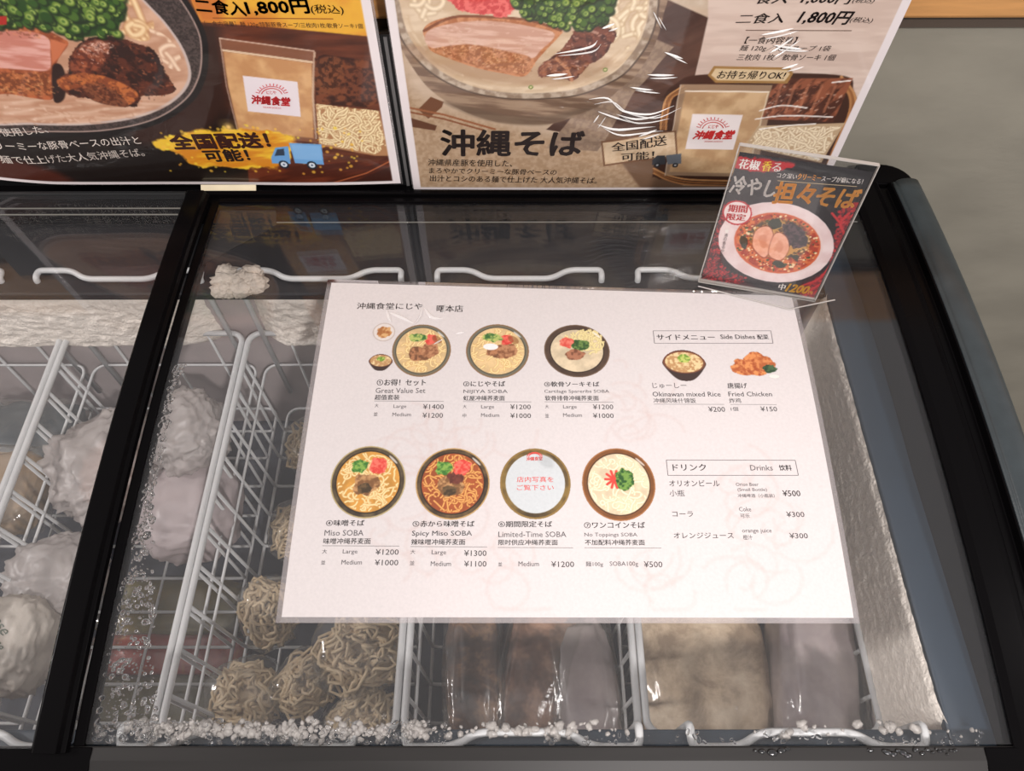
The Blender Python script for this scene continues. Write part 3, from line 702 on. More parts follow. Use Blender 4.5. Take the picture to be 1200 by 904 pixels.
# printed words on the lettered bag follow its top
from mathutils.bvhtree import BVHTree
BG = [o for o in bpy.data.objects if 'lettering' in str(o.get('label', ''))][0]
bv = BVHTree.FromPolygons([v.co.copy() for v in BG.data.vertices], [tuple(p.vertices) for p in BG.data.polygons])
def bagmap(U, V):
    o_ = BG.location; X, Y, Z = [], [], []
    for u, v in zip(U, V):
        h = bv.ray_cast(Vector((u*MM, v*MM, .2)), Vector((0, 0, -1)))[0]
        X.append(u); Y.append(v); Z.append((h.z/MM if h is not None else 20)+.5)
    return np.array(X), np.array(Y), np.array(Z)
LB = Letters(lambda p: np.asarray(p, float)); INKB = (96, 104, 92)
for body, a, b, h_, sh in (('Please', (-20, 26), (6, 0), 9, .3), ('Please', (-12, 6), (8, -14), 8, .3)):
    a, b = A3(a, float), A3(b, float); e = (b-a)/np.hypot(*(b-a)); LB.put(body, a, b, a+A3([-e[1], e[0]])*h_, INKB, .02, sh)
LB.build(bagmap, BG)

# ================================================================== MENU SHEET on the right lid
_c = [onarc(u, v, .8) for u, v in ((330, 723.5), (1000.5, 724.5), (388.5, 331.5), (927.5, 347))]
MW, MH = 420.0, 297.0
CQ = np.array(_c)
def menu_xs(U, V):
    a = U/MW; b = V/MH
    q = CQ[0][:, None]*(1-a)*(1-b)+CQ[1][:, None]*a*(1-b)+CQ[2][:, None]*(1-a)*b+CQ[3][:, None]*a*b
    return q[0], q[1]
def menu_map(h):
    def f(U, V):
        x, s = menu_xs(U, V); y, z = arcv(s, h); return x, y, z
    return f
def menu_T(P):
    out = []
    for u, v in P:
        x, s = onarc(u, v, .8); a, b = .5, .5
        for _ in range(12):
            q = CQ[0]*(1-a)*(1-b)+CQ[1]*a*(1-b)+CQ[2]*(1-a)*b+CQ[3]*a*b
            da = (CQ[1]-CQ[0])*(1-b)+(CQ[3]-CQ[2])*b; db = (CQ[2]-CQ[0])*(1-a)+(CQ[3]-CQ[1])*a
            d = np.linalg.solve(np.array([da, db]).T, np.array([x, s])-q); a += d[0]; b += d[1]
        out.append((a*MW, b*MH))
    return np.array(out)
p = Paint(0, MW, 0, MH, 1.3, (203, 196, 195), menu_T)
rgm = np.random.default_rng(4)
for cx, cy, s_ in ((470, 560, 1), (560, 520, .8), (470, 650, 1), (590, 660, 1), (520, 610, .8), (860, 560, 1), (900, 620, 1), (860, 680, .8), (770, 660, 1.1), (500, 500, .8), (740, 520, .9), (740, 470, .7)):
    for k in range(7):
        a0 = rgm.random()*6.28; r = (14+rgm.random()*38)*s_; ar = 1.2+rgm.random()*3.2; ox, oy = rgm.normal(size=2)*16
        P = [(cx+ox+r*math.cos(a0+ar*t/8)*(1-.05*t), cy+oy+r*.85*math.sin(a0+ar*t/8)*(1-.05*t)) for t in range(9)]
        P = [(min(max(x, 345), 980), min(max(y, 345), 715)) for x, y in P]
        p.stroke(P, 2.8, (196, 178, 174), .3, soft=1.8)
for k in range(170):
    x, y = rgm.random()*MW, rgm.random()*MH; a = rgm.random()*3.1; l_ = .5+rgm.random()*2.4
    p.stroke([(x, y), (x+math.cos(a)*l_, y+math.sin(a)*l_)], .5, (188, 184, 184), .5, mm=True, soft=1.0)
MENU = p.build('menu_sheet', menu_map(.9), M_menu)
tag(MENU, 'large white laminated menu sheet with food pictures lying on the freezer glass', 'menu')
m = MB()
V = []; F = []; nU, nV = 30, 24
for h in (.05, .75):
    for j in range(nV+1):
        for i in range(nU+1):
            U_, V_ = -4+(MW+8)*i/nU, -4+(MH+8)*j/nV
            x, y, z = menu_map(h)(np.array([U_]), np.array([V_])); V.append((x[0], y[0], z[0]))
n1 = (nU+1)*(nV+1)
for j in range(nV):
    for i in range(nU):
        a = j*(nU+1)+i; F.append((a, a+nU+1, a+nU+2, a+1)); F.append((a+n1, a+1+n1, a+nU+2+n1, a+nU+1+n1))
bd = [i for i in range(nU+1)]+[j*(nU+1)+nU for j in range(1, nV+1)]+[nV*(nU+1)+i for i in range(nU-1, -1, -1)]+[j*(nU+1) for j in range(nV-1, 0, -1)]
for i in range(len(bd)): F.append((bd[i-1], bd[i], bd[i]+n1, bd[i-1]+n1))
m.add(V, F); m.build('laminate_film', M_film, MENU, True)['label'] = 'clear laminate margin around the paper'

# food pictures
def bowl_pic(c, rx, ry, kind, seed, label):
    T = menu_T; P = T([(c[0]-rx, c[1]-ry), (c[0]+rx, c[1]+ry), c]); x0, x1 = P[:2, 0].min()-2, P[:2, 0].max()+2; y0, y1 = P[:2, 1].min()-2, P[:2, 1].max()+2
    q = Paint(x0, x1, y0, y1, .45, (203, 196, 195), T); cx, cy = P[2]
    Q = T([(c[0]+rx, c[1]), (c[0], c[1]-ry)]); RX = abs(Q[0][0]-cx); RY = abs(Q[1][1]-cy)
    def E(f, col, dx=0, dy=0, fy=None, **k):
        q.ell((cx+dx*RX, cy+dy*RY), RX*f, RY*(fy or f), col, mm=True, **k)
    def blob(x, y, rx_, ry_, col, c2, seed_, rough=2, sc=3):
        a = np.linspace(0, 6.28, 14, endpoint=False); rr = np.random.default_rng(seed_).random(14)*.3+.85
        PP = np.stack([cx+x*RX+np.cos(a)*rx_*RX*rr, cy+y*RY+np.sin(a)*ry_*RY*rr], 1); T0 = q.T; q.T = lambda p: np.asarray(p, float)
        q.poly(PP, col, .7, smooth=True, n1=(c2, sc, 4), seed=seed_, rough=.8); q.T = T0
    def cm(f, dx=0, dy=0):
        return (((q.U-cx-dx*RX)/(RX*f))**2+((q.V-cy-dy*RY)/(RY*f))**2 < 1).astype(float)
    spec = dict(
        grey=((110, 112, 100), (150, 110, 70), (240, 205, 150), .86), brown=((70, 52, 42), (120, 95, 75), (236, 215, 180), .80),
        black=((60, 48, 36), (190, 170, 120), (225, 160, 70), .84), spicy=((56, 44, 32), (200, 160, 100), (178, 88, 44), .84),
        wood=((120, 72, 34), (170, 110, 60), (248, 226, 190), .84))
    if kind in spec:
        rim, rim2, soup, f = spec[kind]
        E(1, rim2); E(.965, rim, n1=(np.array(rim)*.6+np.array(rim2)*.4, 7, 1.6), seed=seed); E(f+.03, np.array(rim)*.6); E(f, soup, n1=(np.minimum(np.array(soup)*.88, 255), 8, 3), seed=seed)
        cl = cm(f-.03)
        hi = (252, 222, 160) if kind != 'spicy' else (235, 170, 90); lo = (205, 150, 85) if kind != 'spicy' else (140, 60, 30)
        if kind == 'wood': hi, lo = (252, 236, 205), (228, 196, 150)
        if kind == 'brown': cl = cm(.5, .35, .35)+cm(.3, -.1, .4) > 0; cl = cl*1.; hi, lo = (240, 222, 160), (200, 176, 120)
        q.noodles(cl, 110 if kind in ('black', 'spicy') else 60, 1.25, hi, lo, seed, L=6, step=2.2, curl=.55)
        if kind == 'grey':
            blob(-.05, -.15, .42, .28, (120, 78, 52), (190, 130, 90), seed+1) if seed != 2 else blob(.05, -.02, .42, .26, (120, 78, 52), (190, 130, 90), seed+1)
            blob(.30, .02, .30, .28, (140, 88, 58), (196, 140, 100), seed+2); blob(.28, .42, .20, .20, (218, 60, 54), (240, 110, 90), seed+3); blob(-.18, .48, .32, .16, (60, 110, 50), (190, 200, 110), seed+4)
            if seed == 2: q.ell((cx-.22*RX, cy+.14*RY), RX*.24, RY*.12, (250, 246, 244), mm=True)
            E(1, (250, 244, 243), al=0)
            q.ell((cx+.5*RX, cy+.42*RY), RX*.2, RY*.12, (140, 84, 44), mm=True, rot=-.7, al=.6)
        if kind == 'brown':
            blob(-.28, .28, .24, .2, (222, 84, 70), (240, 130, 110), seed+3); blob(.12, .2, .26, .22, (50, 84, 40), (110, 140, 70), seed+4, sc=2); blob(-.06, -.18, .3, .2, (120, 72, 50), (180, 120, 90), seed+5)
        if kind in ('black', 'spicy'):
            blob(-.05, -.08, .34, .3, (130, 88, 52), (200, 150, 100), seed+5); blob(-.08, -.2, .18, .14, (70, 54, 34), (110, 84, 54), seed+6)
            if kind == 'spicy': blob(.08, .15, .22, .18, (96, 44, 34), (120, 60, 46), seed+7)
            blob(.24, .45, .24, .24, (226, 70, 60), (244, 120, 100), seed+3, sc=2); blob(-.26, .42, .22, .2, (60, 120, 44), (140, 180, 80), seed+4, sc=2)
        if kind == 'wood':
            for a in np.linspace(0, 6.28, 11): q.stroke([(cx-.12*RX, cy+.12*RY), (cx-.12*RX+.24*RX*math.cos(a), cy+.12*RY+.24*RY*math.sin(a))], 2.0, (232, 70, 58), mm=True)
            blob(.16, .14, .24, .3, (40, 86, 34), (120, 160, 70), seed+4, sc=2)
        q.ell((cx+.62*RX, cy+.62*RY), RX*.03, RY*.16, (255, 250, 245), mm=True, rot=.8, al=.7)
    elif kind == 'plain':
        E(1, (150, 118, 60)); E(.95, (62, 48, 32), n1=((140, 112, 58), 12, 2), seed=seed); E(.84, (214, 218, 220)); 
        T0 = q.T; q.T = lambda p: np.asarray(p, float); q.poly([(cx+.05*RX, cy+.8*RY), (cx+.45*RX, cy+.72*RY), (cx+.5*RX, cy+.45*RY), (cx+.2*RX, cy+.5*RY)], (196, 200, 202), 3, smooth=True); q.T = T0
    elif kind == 'cup':
        E(1, (205, 190, 182)); E(.88, (232, 222, 216)); blob(0, 0, .6, .6, (176, 112, 62), (226, 178, 120), seed)
    elif kind == 'rice':
        T0 = q.T; q.T = lambda p: np.asarray(p, float)
        q.poly([(cx-RX, cy+.3*RY), (cx-.8*RX, cy-.3*RY), (cx-.4*RX, cy-.85*RY), (cx, cy-RY), (cx+.4*RX, cy-.85*RY), (cx+.8*RX, cy-.3*RY), (cx+RX, cy+.3*RY), (cx+.6*RX, cy+.85*RY), (cx, cy+RY), (cx-.6*RX, cy+.85*RY)], (62, 44, 40), .7, smooth=True); q.T = T0
        q.ell((cx, cy+.22*RY), RX*.97, RY*.74, (120, 72, 52), mm=True); q.ell((cx, cy+.2*RY), RX*.86, RY*.66, (196, 150, 100), mm=True, n1=((240, 212, 160), 2.0, 6))
        blob(0, .42, .3, .28, (110, 150, 50), (200, 210, 110), seed+2, sc=1.8)
    elif kind == 'chicken':
        blob(-.4, -.15, .52, .62, (182, 92, 48), (230, 150, 90), seed); blob(.12, .05, .6, .85, (176, 84, 42), (232, 150, 88), seed+1); blob(.45, .15, .4, .5, (186, 98, 52), (226, 144, 86), seed+2); blob(.62, -.2, .26, .3, (40, 66, 44), (74, 104, 66), seed+3, sc=2)
        q.ell((cx+.75*RX, cy-.75*RY), RX*.22, RY*.14, (240, 236, 228), mm=True)
    q.c = np.where(np.abs(q.c-np.array([203, 196, 195])).sum(-1, keepdims=True) < 3, q.c, q.c*.90)
    def keep(U, V):
        if kind == 'chicken': return np.ones(U.shape, bool)
        return ((U-cx)/(RX*1.01))**2+((V-cy)/(RY*1.01))**2 < 1
    o = q.build('bowl_picture', menu_map(1.0), M_menu, MENU, keep); o['label'] = label
for a in (((494, 410.5), 34.5, 30, 'grey', 1, 'printed bowl picture above item 1'), ((583, 411.3), 37, 31, 'grey', 2, 'printed bowl picture above item 2'), ((676, 411), 38.5, 30, 'brown', 3, 'printed bowl picture above item 3'),
          ((450, 389.5), 13.5, 11, 'cup', 4, 'small printed cup picture'), ((446, 425), 14.5, 10, 'rice', 5, 'small printed rice bowl picture'), ((802, 428.5), 26, 18, 'rice', 6, 'printed picture of mixed rice'), ((883.5, 428.5), 28.5, 16, 'chicken', 7, 'printed picture of fried chicken'),
          ((431.4, 564.5), 44, 41.5, 'black', 8, 'printed bowl picture above item 4'), ((530.5, 566.4), 43.5, 41, 'spicy', 9, 'printed bowl picture above item 5'), ((627.3, 566.4), 41.5, 40.5, 'plain', 10, 'printed plain plate picture above item 6'), ((725, 567.3), 43, 41.5, 'wood', 11, 'printed bowl picture above item 7')):
    bowl_pic(*a)
TX = Letters(menu_T); DK = (58, 54, 56); GR = (92, 88, 90); RD = (214, 72, 66)
def t(body, x0, x1, yb, yt, rgb=DK, bold=.006, sh=0, dy=0): TX.put(body, (x0, yb), (x1, yb+dy), (x0, yt), rgb, bold, sh)
t('沖縄食堂にじや', 418, 495, 362.5, 355, bold=.012, dy=.6); t('曙本店', 511.6, 542.6, 366, 358, bold=.012)
def item(x0, name, nx, ny0, ny1, en, ex0, ex1, ey0, ey1, zh, zx0, zx1, zy0, zy1, lx0, lx1, ly):
    t(name, x0, nx, ny1, ny0, bold=.018); t(en, ex0, ex1, ey1, ey0, GR, .008); t(zh, zx0, zx1, zy1, zy0, DK, .010); TX.line((lx0, ly), (lx1, ly+.4), .35, (120, 116, 116))
item(441.5, '①お得！セット', 498.8, 444.7, 452.3, 'Great Value Set', 440, 498.4, 455, 461, '超值套装', 439, 468, 463, 469, 438.6, 520, 470.3)
item(543, '②にじやそば', 592, 447, 453.3, 'NIJIYA SOBA', 543, 595, 457, 462.2, '虹屋冲绳荞麦面', 543, 591.5, 464, 469.9, 542.5, 622.5, 471)
item(638, '③軟骨ソーキそば', 702.5, 447.5, 453.6, 'Cartilage Spareribs SOBA', 638, 714, 457, 461.8, '软骨排骨冲绳荞麦面', 638.7, 701.7, 464, 469.9, 638, 719, 471.3)
item(382, '④味噌そば', 426.7, 609.6, 616.8, 'Miso SOBA', 380, 425.8, 621.5, 628.2, '味噌冲绳荞麦面', 378.8, 434, 631, 638, 378, 468, 640)
item(483.5, '⑤赤から味噌そば', 555.9, 610.6, 617.8, 'Spicy Miso SOBA', 482.6, 553, 622.4, 630, '辣味噌冲绳荞麦面', 481.8, 545, 632, 639, 481, 571, 641)
item(584, '⑥期間限定そば', 647, 611, 618.2, 'Limited-Time SOBA', 584, 663.6, 623.3, 629.8, '限时供应冲绳荞麦面', 584, 653.6, 632.7, 639.4, 583.5, 671.5, 642)
item(684.7, '⑦ワンコインそば', 756, 612, 619.4, 'No Toppings SOBA', 685, 747, 624.7, 630.4, '不加配料冲绳荞麦面', 685.6, 755.7, 632.7, 639.4, 685, 775, 642.3)
for body, x0, x1, y1, y0 in (
    ('大', 439, 443.5, 477.8, 473.5), ('Large', 461, 476, 479.6, 474.5), ('¥1400', 495.6, 520, 479.8, 474), ('並', 437.7, 442.4, 487.8, 483.4), ('Medium', 459.7, 481.5, 488.3, 484), ('¥1200', 495, 519, 490, 484.2),
    ('大', 542.5, 546.7, 478.9, 474.7), ('Large', 563.8, 579, 480.2, 475), ('¥1200', 598, 622, 480, 474.3), ('中', 542, 546.3, 489.9, 485), ('Medium', 563.7, 585, 489, 484.7), ('¥1000', 598, 622.3, 490.3, 484.7),
    ('大', 638.8, 643.3, 478.9, 474.7), ('Large', 660, 676, 480.2, 475), ('¥1200', 695, 718.8, 480, 474.3), ('並', 638.8, 643.3, 489.9, 485), ('Medium', 660, 682, 489, 484.7), ('¥1000', 695, 719.3, 490.3, 484.7),
    ('大', 377.3, 383, 649.2, 644), ('Large', 401.4, 418.6, 650.5, 644.2), ('¥1200', 440, 467, 650.6, 644), ('並', 376, 381, 662, 657), ('Medium', 400, 424, 662, 656.6), ('¥1000', 439, 466.6, 663, 656.3),
    ('大', 481, 486.5, 649.6, 644.6), ('Large', 505.7, 522.6, 651.6, 645), ('¥1300', 543.8, 570, 652, 645.2), ('並', 480, 485.6, 662.6, 657.6), ('Medium', 504.7, 528.4, 663.8, 658.2), ('¥1100', 543.8, 570, 664.5, 657.7),
    ('並', 583.7, 588.4, 664, 659.2), ('Medium', 607.6, 631.5, 664, 658.4), ('¥1200', 646, 672.8, 665, 658.2),
    ('麺100g', 686.5, 706.8, 665.2, 658.4), ('SOBA100g', 714.7, 748, 665.2, 658.4), ('¥500', 754.8, 776.4, 665.3, 658.2),
    ('¥200', 830.5, 850, 483, 477), ('1個', 856.7, 865.3, 482, 477.3), ('¥150', 891.7, 911, 482.5, 476.8),
    ('¥500', 917.6, 938.3, 582, 575), ('¥300', 922, 943, 606.4, 600), ('¥300', 925.5, 947, 631.4, 625)):
    t(body, x0, x1, y1, y0, DK if '¥' in body else GR, .008)
for body, x0, x1, y1, y0, b in (
    ('サイドメニュー', 770, 838, 398.7, 392.5, .02), ('Side Dishes', 844.7, 885, 397.6, 392.5, .012), ('配菜', 888, 901, 398, 392.5, .02),
    ('じゅーしー', 765, 804.7, 455.5, 449, .004), ('Okinawan mixed Rice', 765, 844.7, 465, 459.5, .006), ('冲绳风味什锦饭', 766, 815.8, 472.6, 467, .006),
    ('唐揚げ', 853, 876, 455.6, 449, .012), ('Fried Chicken', 854, 905, 464.8, 459.5, .006), ('炸鸡', 855, 868.7, 472.6, 467, .006),
    ('ドリンク', 788.7, 827.8, 552, 544.2, .012), ('Drinks', 879.6, 905.8, 551.8, 545.4, .004), ('饮料', 913.6, 928, 552, 545.2, .02),
    ('オリオンビール', 784.6, 843.6, 570.4, 563, .006), ('小瓶', 785, 802.5, 582.2, 574.6, .004), ('Orion Beer', 862.6, 889, 570, 566, 0), ('(Small Bottle)', 864.7, 899, 577, 572.3, 0), ('冲绳啤酒（小瓶装）', 864.7, 908, 583.6, 579, 0),
    ('コーラ', 788, 812.4, 606, 599.7, .006), ('Coke', 866.3, 880.5, 599.7, 594.6, 0), ('可乐', 867.8, 879, 607.4, 602.4, 0),
    ('オレンジジュース', 789.8, 860, 631.3, 624.5, .006), ('orange juice', 870, 904.6, 626, 620, 0), ('橙汁', 871, 882, 633, 627.4, 0)):
    t(body, x0, x1, y1, y0, DK if b > .005 else GR, b)
for a, b in (((766, 474), (848.7, 474.3)), ((856, 474.3), (910, 474.5))): TX.line(a, b, .35, (120, 116, 116))
for Q in ([(765.3, 388), (903.3, 388), (905.8, 402.7), (767, 402.7)], [(780.8, 539.5), (931.8, 539.8), (935.5, 557.5), (782.7, 557.5)]):
    for i in range(4): TX.line(Q[i-1], Q[i], .45, (96, 92, 94))
TY = Letters(menu_T)
TY.put('店内写真を', (605.7, 565.5), (648.6, 565.5), (605.7, 559), RD, .006); TY.put('ご覧下さい', (605.7, 575), (649, 575), (605.7, 568.6), RD, .006)
TY.put('沖縄食堂', (617, 540.5), (635.6, 540), (617, 536), RD, .04)
TY.build(menu_map(1.12), MENU)
for k, (r_, y) in enumerate(((9, 533), (7, 534))):
    P = [(626.5+r_*math.cos(a), 536-r_*.6*math.sin(a)) for a in np.linspace(.1, 3.04, 9)]
    for i in range(8): TX.line(P[i], P[i+1], .7, RD)
TX.build(menu_map(1.06), MENU)

for P in ([(455, 366), (470, 372), (486, 380)], [(482, 384), (492, 372), (495, 356)], [(497, 360), (506, 372), (520, 374)], [(520, 368), (521, 357)], [(534, 391), (545, 390)], [(508, 404), (520, 398)], [(452, 362), (458, 378)]):
    Q = smooth_poly(menu_T(P), 5, False); V = []; F = []
    for i, (u, v) in enumerate(Q):
        t_ = math.sin(math.pi*i/(len(Q)-1)); hh = 1.3*t_; ww = 1.5*t_+.1
        for dv, dd in ((ww, .1), (ww*.4, hh*.85), (0, hh), (-ww*.4, hh*.7), (-ww, .1)):
            X, Y, Z = menu_map(1.2+dd)(np.array([u+dv*.7]), np.array([v+dv])); V.append((X[0], Y[0], Z[0]))
    for i in range(len(Q)-1):
        for k in range(4): F.append((i*5+k, i*5+k+1, i*5+6+k, i*5+5+k))
    mesh('film_crease', V, F, M_crease0, MENU, True)

# ================================================================== POSTERS
def logo(L_, c, w, rgb, T, tilt=0.0):
    # red shop mark: arch with rays, small name inside, big name below
    x, y = c; hgt = w*.22; t_ = math.tan(tilt); L_.mark = 'shop_mark'
    L_.put('沖縄食堂', (x-w/2, y+hgt/2-t_*w/2), (x+w/2, y+hgt/2+t_*w/2), (x-w/2, y-hgt/2-t_*w/2), rgb, .045, .25)
    for r_ in (.34, .27):
        P = [(x+w*r_*math.cos(a), y-hgt*.55-w*r_*.72*math.sin(a)) for a in np.linspace(.25, 2.9, 10)]
        for i in range(9): L_.line(P[i], P[i+1], .8 if r_ < .3 else .6, rgb)
    for a in np.linspace(.3, 2.84, 12):
        L_.line((x+w*.36*math.cos(a), y-hgt*.55-w*.26*math.sin(a)), (x+w*.43*math.cos(a), y-hgt*.55-w*.32*math.sin(a)), .7, rgb)
    L_.put('にじや', (x-w*.12, y-hgt*.75), (x+w*.12, y-hgt*.75), (x-w*.12, y-hgt*1.15), rgb, .02)
    L_.put('OKINAWA SHOKUDO', (x-w*.22, y+hgt*.85), (x+w*.24, y+hgt*.85+t_*w*.4), (x-w*.22, y+hgt*.68), rgb, .01); L_.mark = None

# ---- right poster: 426 x 300 standing at x 69..496
P2X, P2Z, PW, PH = 69.0, 6.5, 427.0, 300.0
def T2(P): return np.array([(lambda q: (q[0]-P2X, q[2]-P2Z))(ony(u, v, 440)) for u, v in P])
def map2(h):
    def f(U, V):
        X = P2X+U; Z = P2Z+V
        rip = 2.0*np.exp(-((U-215)/70)**2-((V-95)/55)**2)*np.sin(V*.16+U*.05)*.7
        Y = 440-h-rip-.004*(V/10)**2-1.2*np.sin(U/PW*3.14); return X, Y, Z
    return f
p = Paint(0, PW, 0, PH, .8, (200, 176, 152), T2)
U_, V_ = p.U, p.V
k = (vnoise(U_, V_*3, 14, 2)-.5)[..., None]; p.c += k*26
p.poly([(440, -80), (800, -80), (828, 5), (770, 3), (640, -20), (455, 0)], (216, 198, 178), 6, n1=((196, 174, 150), 8, 2), seed=2)
p.poly([(470, 60), (500, 120), (700, 175), (800, 230), (440, 240)], (188, 160, 132), 14, n1=((170, 140, 110), 3, 3), seed=4, smooth=True)
# dark board and napkin
p.poly([(768, -10), (830, 18), (822, 60), (812, 95), (796, 155), (790, 200), (700, 160), (640, 150), (740, 60)], (74, 50, 42), 1, n1=((98, 68, 56), 10, 3, .5, 6), seed=5)
p.poly([(700, 152), (800, 152), (800, 225), (755, 225)], (120, 92, 72), 3)
p.poly([(766, 42), (789, 52), (742, 108), (700, 176), (640, 172), (690, 110)], (160, 136, 114), 1, n1=((140, 116, 98), 3, 3), seed=6)
# chopsticks on rest
p.poly([(490, 127), (505, 112), (520, 118), (518, 124), (502, 138)], (112, 70, 46), .8); p.poly([(478, 136), (512, 146), (510, 152), (478, 147)], (96, 58, 38), .8)
p.stroke([(474, 124), (520, 133), (580, 150)], 2.2, (150, 92, 58)); p.stroke([(474, 129), (520, 138), (566, 151)], 2.0, (134, 80, 50))
# bowl body, rim, soup
bowl = [(452, -45), (456, 5), (466, 45), (484, 78), (506, 105), (540, 127), (575, 140), (605, 144), (650, 142), (695, 125), (735, 95), (762, 60), (776, 18), (778, -30), (700, -95), (530, -95)]
p.poly(bowl, (164, 138, 114), .8, smooth=True, n1=((118, 92, 74), 4, 4, -.1, 9), seed=7)
p.poly([(520, 118), (560, 136), (605, 144), (650, 142), (700, 122), (650, 132), (600, 134), (560, 126)], (104, 84, 68), 4, .7, smooth=True)
rim = [(454, -40), (458, 5), (466, 36), (482, 62), (510, 88), (548, 106), (590, 114), (632, 115), (680, 109), (722, 92), (752, 62), (768, 28), (773, -10), (770, -45), (700, -92), (530, -92)]
p.poly(rim, (92, 74, 62), .8, smooth=True)
def shrink(P, c, f): return [(c[0]+(x-c[0])*f, c[1]+(y-c[1])*f) for x, y in P]
p.poly(shrink(rim, (615, 10), .985), (196, 178, 158), .8, smooth=True, n1=((150, 128, 108), 5, 3), seed=8)
soup = shrink(rim, (612, 10), .925)
p.poly(soup, (228, 205, 176), 1.2, smooth=True, n1=((206, 178, 146), 9, 3, .1, 3), seed=9)
cl = p.mask(soup)
for k in range(34):
    a = .4+k*.075; r1 = .93-.05*(k % 3)
    P = [(612+162*r1*math.cos(a+.06*j), 8+104*r1*math.sin(a+.06*j)+(k % 4)*1.5) for j in range(5)]
    p.stroke(P, 2.2, (240, 220, 190) if k % 2 else (206, 176, 140), .45, smooth=True, clip=cl, soft=1.6)
nd = p.mask([(700, -20), (752, -20), (755, 25), (735, 55), (712, 50), (706, 20)]); p.noodles(nd, 26, 3.6, (242, 222, 190), (196, 164, 124), 5, L=6, step=6, curl=.5)
nd = p.mask([(470, -30), (520, -30), (520, 10), (500, 22), (480, 20)]); p.noodles(nd, 14, 3.6, (236, 216, 186), (200, 170, 134), 6, L=6, step=6, curl=.5)
p.poly([(484, 50), (500, 72), (560, 92), (620, 98), (680, 96), (716, 66), (640, 70)], (160, 120, 88), 5, .45, smooth=True)
# sliced pork
p.poly([(496, 34), (505, 24), (530, 17), (570, 16), (620, 21), (657, 32), (655, 40), (640, 56), (628, 70), (615, 87), (590, 84), (560, 78), (530, 68), (506, 58), (500, 46)], (176, 108, 66), .8, smooth=True, n1=((206, 140, 96), 4, 4), seed=10)
p.poly([(500, 36), (530, 25), (575, 22), (625, 29), (650, 38), (634, 56), (622, 66), (590, 58), (550, 50), (506, 54)], (226, 186, 166), 1.2, smooth=True, n1=((204, 156, 134), 3, 4, -.08, 7), seed=11)
p.poly([(508, 56), (550, 50), (595, 58), (622, 66), (614, 84), (570, 78), (530, 66)], (196, 132, 92), 1.4, smooth=True, n1=((160, 98, 60), 2.4, 5), seed=12)
p.stroke([(497, 34), (530, 18), (570, 17), (620, 21), (657, 33)], 2.4, (118, 62, 34), .8, smooth=True)
# rib
p.poly([(632, 76), (650, 62), (664, 48), (678, 26), (690, 22), (712, 30), (722, 36), (716, 50), (706, 64), (690, 74), (672, 92), (652, 86), (634, 88)], (122, 66, 48), .9, smooth=True, n1=((76, 36, 28), 6, 5), rough=1.5, seed=13)
p.poly([(634, 76), (654, 64), (672, 74), (690, 72), (672, 90), (650, 86), (634, 86)], (172, 110, 76), 1.5, .8, smooth=True, n1=((110, 60, 40), 3, 5), seed=14)
p.stroke([(652, 66), (664, 78), (670, 92)], 3, (206, 144, 104), .8); p.stroke([(660, 34), (680, 30), (700, 36)], 2.4, (220, 180, 160), .6)
# ginger and onions
p.sparkle([(508, 56), (550, 50), (622, 66), (614, 84), (530, 66)], 150, 1.2, [(226, 160, 112), (140, 84, 52), (240, 190, 140)], 3, al=.6)
p.sparkle([(634, 84), (664, 48), (690, 24), (720, 36), (690, 74), (672, 90)], 150, 1.3, [(60, 28, 22), (170, 104, 76), (224, 180, 160), (96, 48, 36)], 4, al=.6)
p.sparkle([(500, 36), (560, 20), (650, 36), (622, 64), (510, 52)], 60, 1.6, [(240, 208, 190), (206, 158, 138)], 5, al=.4)
p.sparkle(shrink(soup, (612, 10), .97), 160, 1.6, [(244, 226, 200), (206, 178, 148)], 6, al=.3)
p.poly([(530, -8), (610, -12), (604, 6), (592, 18), (570, 14), (545, 12), (532, 4)], (206, 66, 66), 1, smooth=True, n1=((235, 110, 104), 3, 6), rough=2, seed=15)
on = p.mask([(600, -30), (712, -30), (716, 8), (706, 26), (680, 30), (655, 28), (625, 22), (608, 8)]); p.poly([(602, -30), (712, -30), (716, 8), (706, 24), (680, 28), (655, 26), (625, 20), (608, 8)], (44, 74, 34), 2, smooth=True)
p.onions(on, 300, 3.0, 5)
for (x, y) in ((622, 100), (709, 79), (668, 24)): c_ = T2([(x, y)])[0]; p.disc(c_, 2.2, (120, 140, 70)); p.disc(c_, 1.1, (220, 210, 160))
# parchment price panel
p.poly([(829, -60), (1075, -90), (1068, 10), (992, 175), (960, 215), (925, 150), (905, 98), (812, 96), (829, 18)], (224, 202, 188), 1, n1=((210, 186, 172), 6, 3, 0, 6), seed=16)
# basket with packs
p.poly([(776, 120), (792, 95), (830, 85), (980, 86), (1000, 105), (1004, 135), (985, 190), (930, 214), (800, 214), (768, 206), (765, 200)], (70, 44, 34), 1.2, smooth=True)
for i, (dx, c_) in enumerate(((0, (196, 142, 92)), (3, (150, 98, 58)), (6, (184, 128, 80)))):
    p.stroke([(800+dx, 98+dx), (782+dx, 112), (775+dx, 135), (774+dx, 150)], 2.2, c_, smooth=True)
    p.stroke([(766, 196+dx*.9), (790, 206+dx), (830, 210+dx), (960, 212+dx)], 2.2, c_, smooth=True)
    p.stroke([(985-dx, 88+dx), (1000-dx, 108), (1001-dx, 130), (986-dx, 165), (976-dx, 190)], 2.2, c_, smooth=True)
p.poly([(757, 214), (775, 208), (800, 216), (980, 218), (978, 225), (757, 222)], (118, 90, 70), 1.2)
p.poly([(797, 96), (909, 98), (884, 206), (779, 204)], (176, 146, 116), 1, al=.85)
p.poly([(803, 104), (900, 106), (874, 202), (784, 200)], (216, 182, 140), 1.6, n1=((190, 152, 112), 12, 3), seed=17)
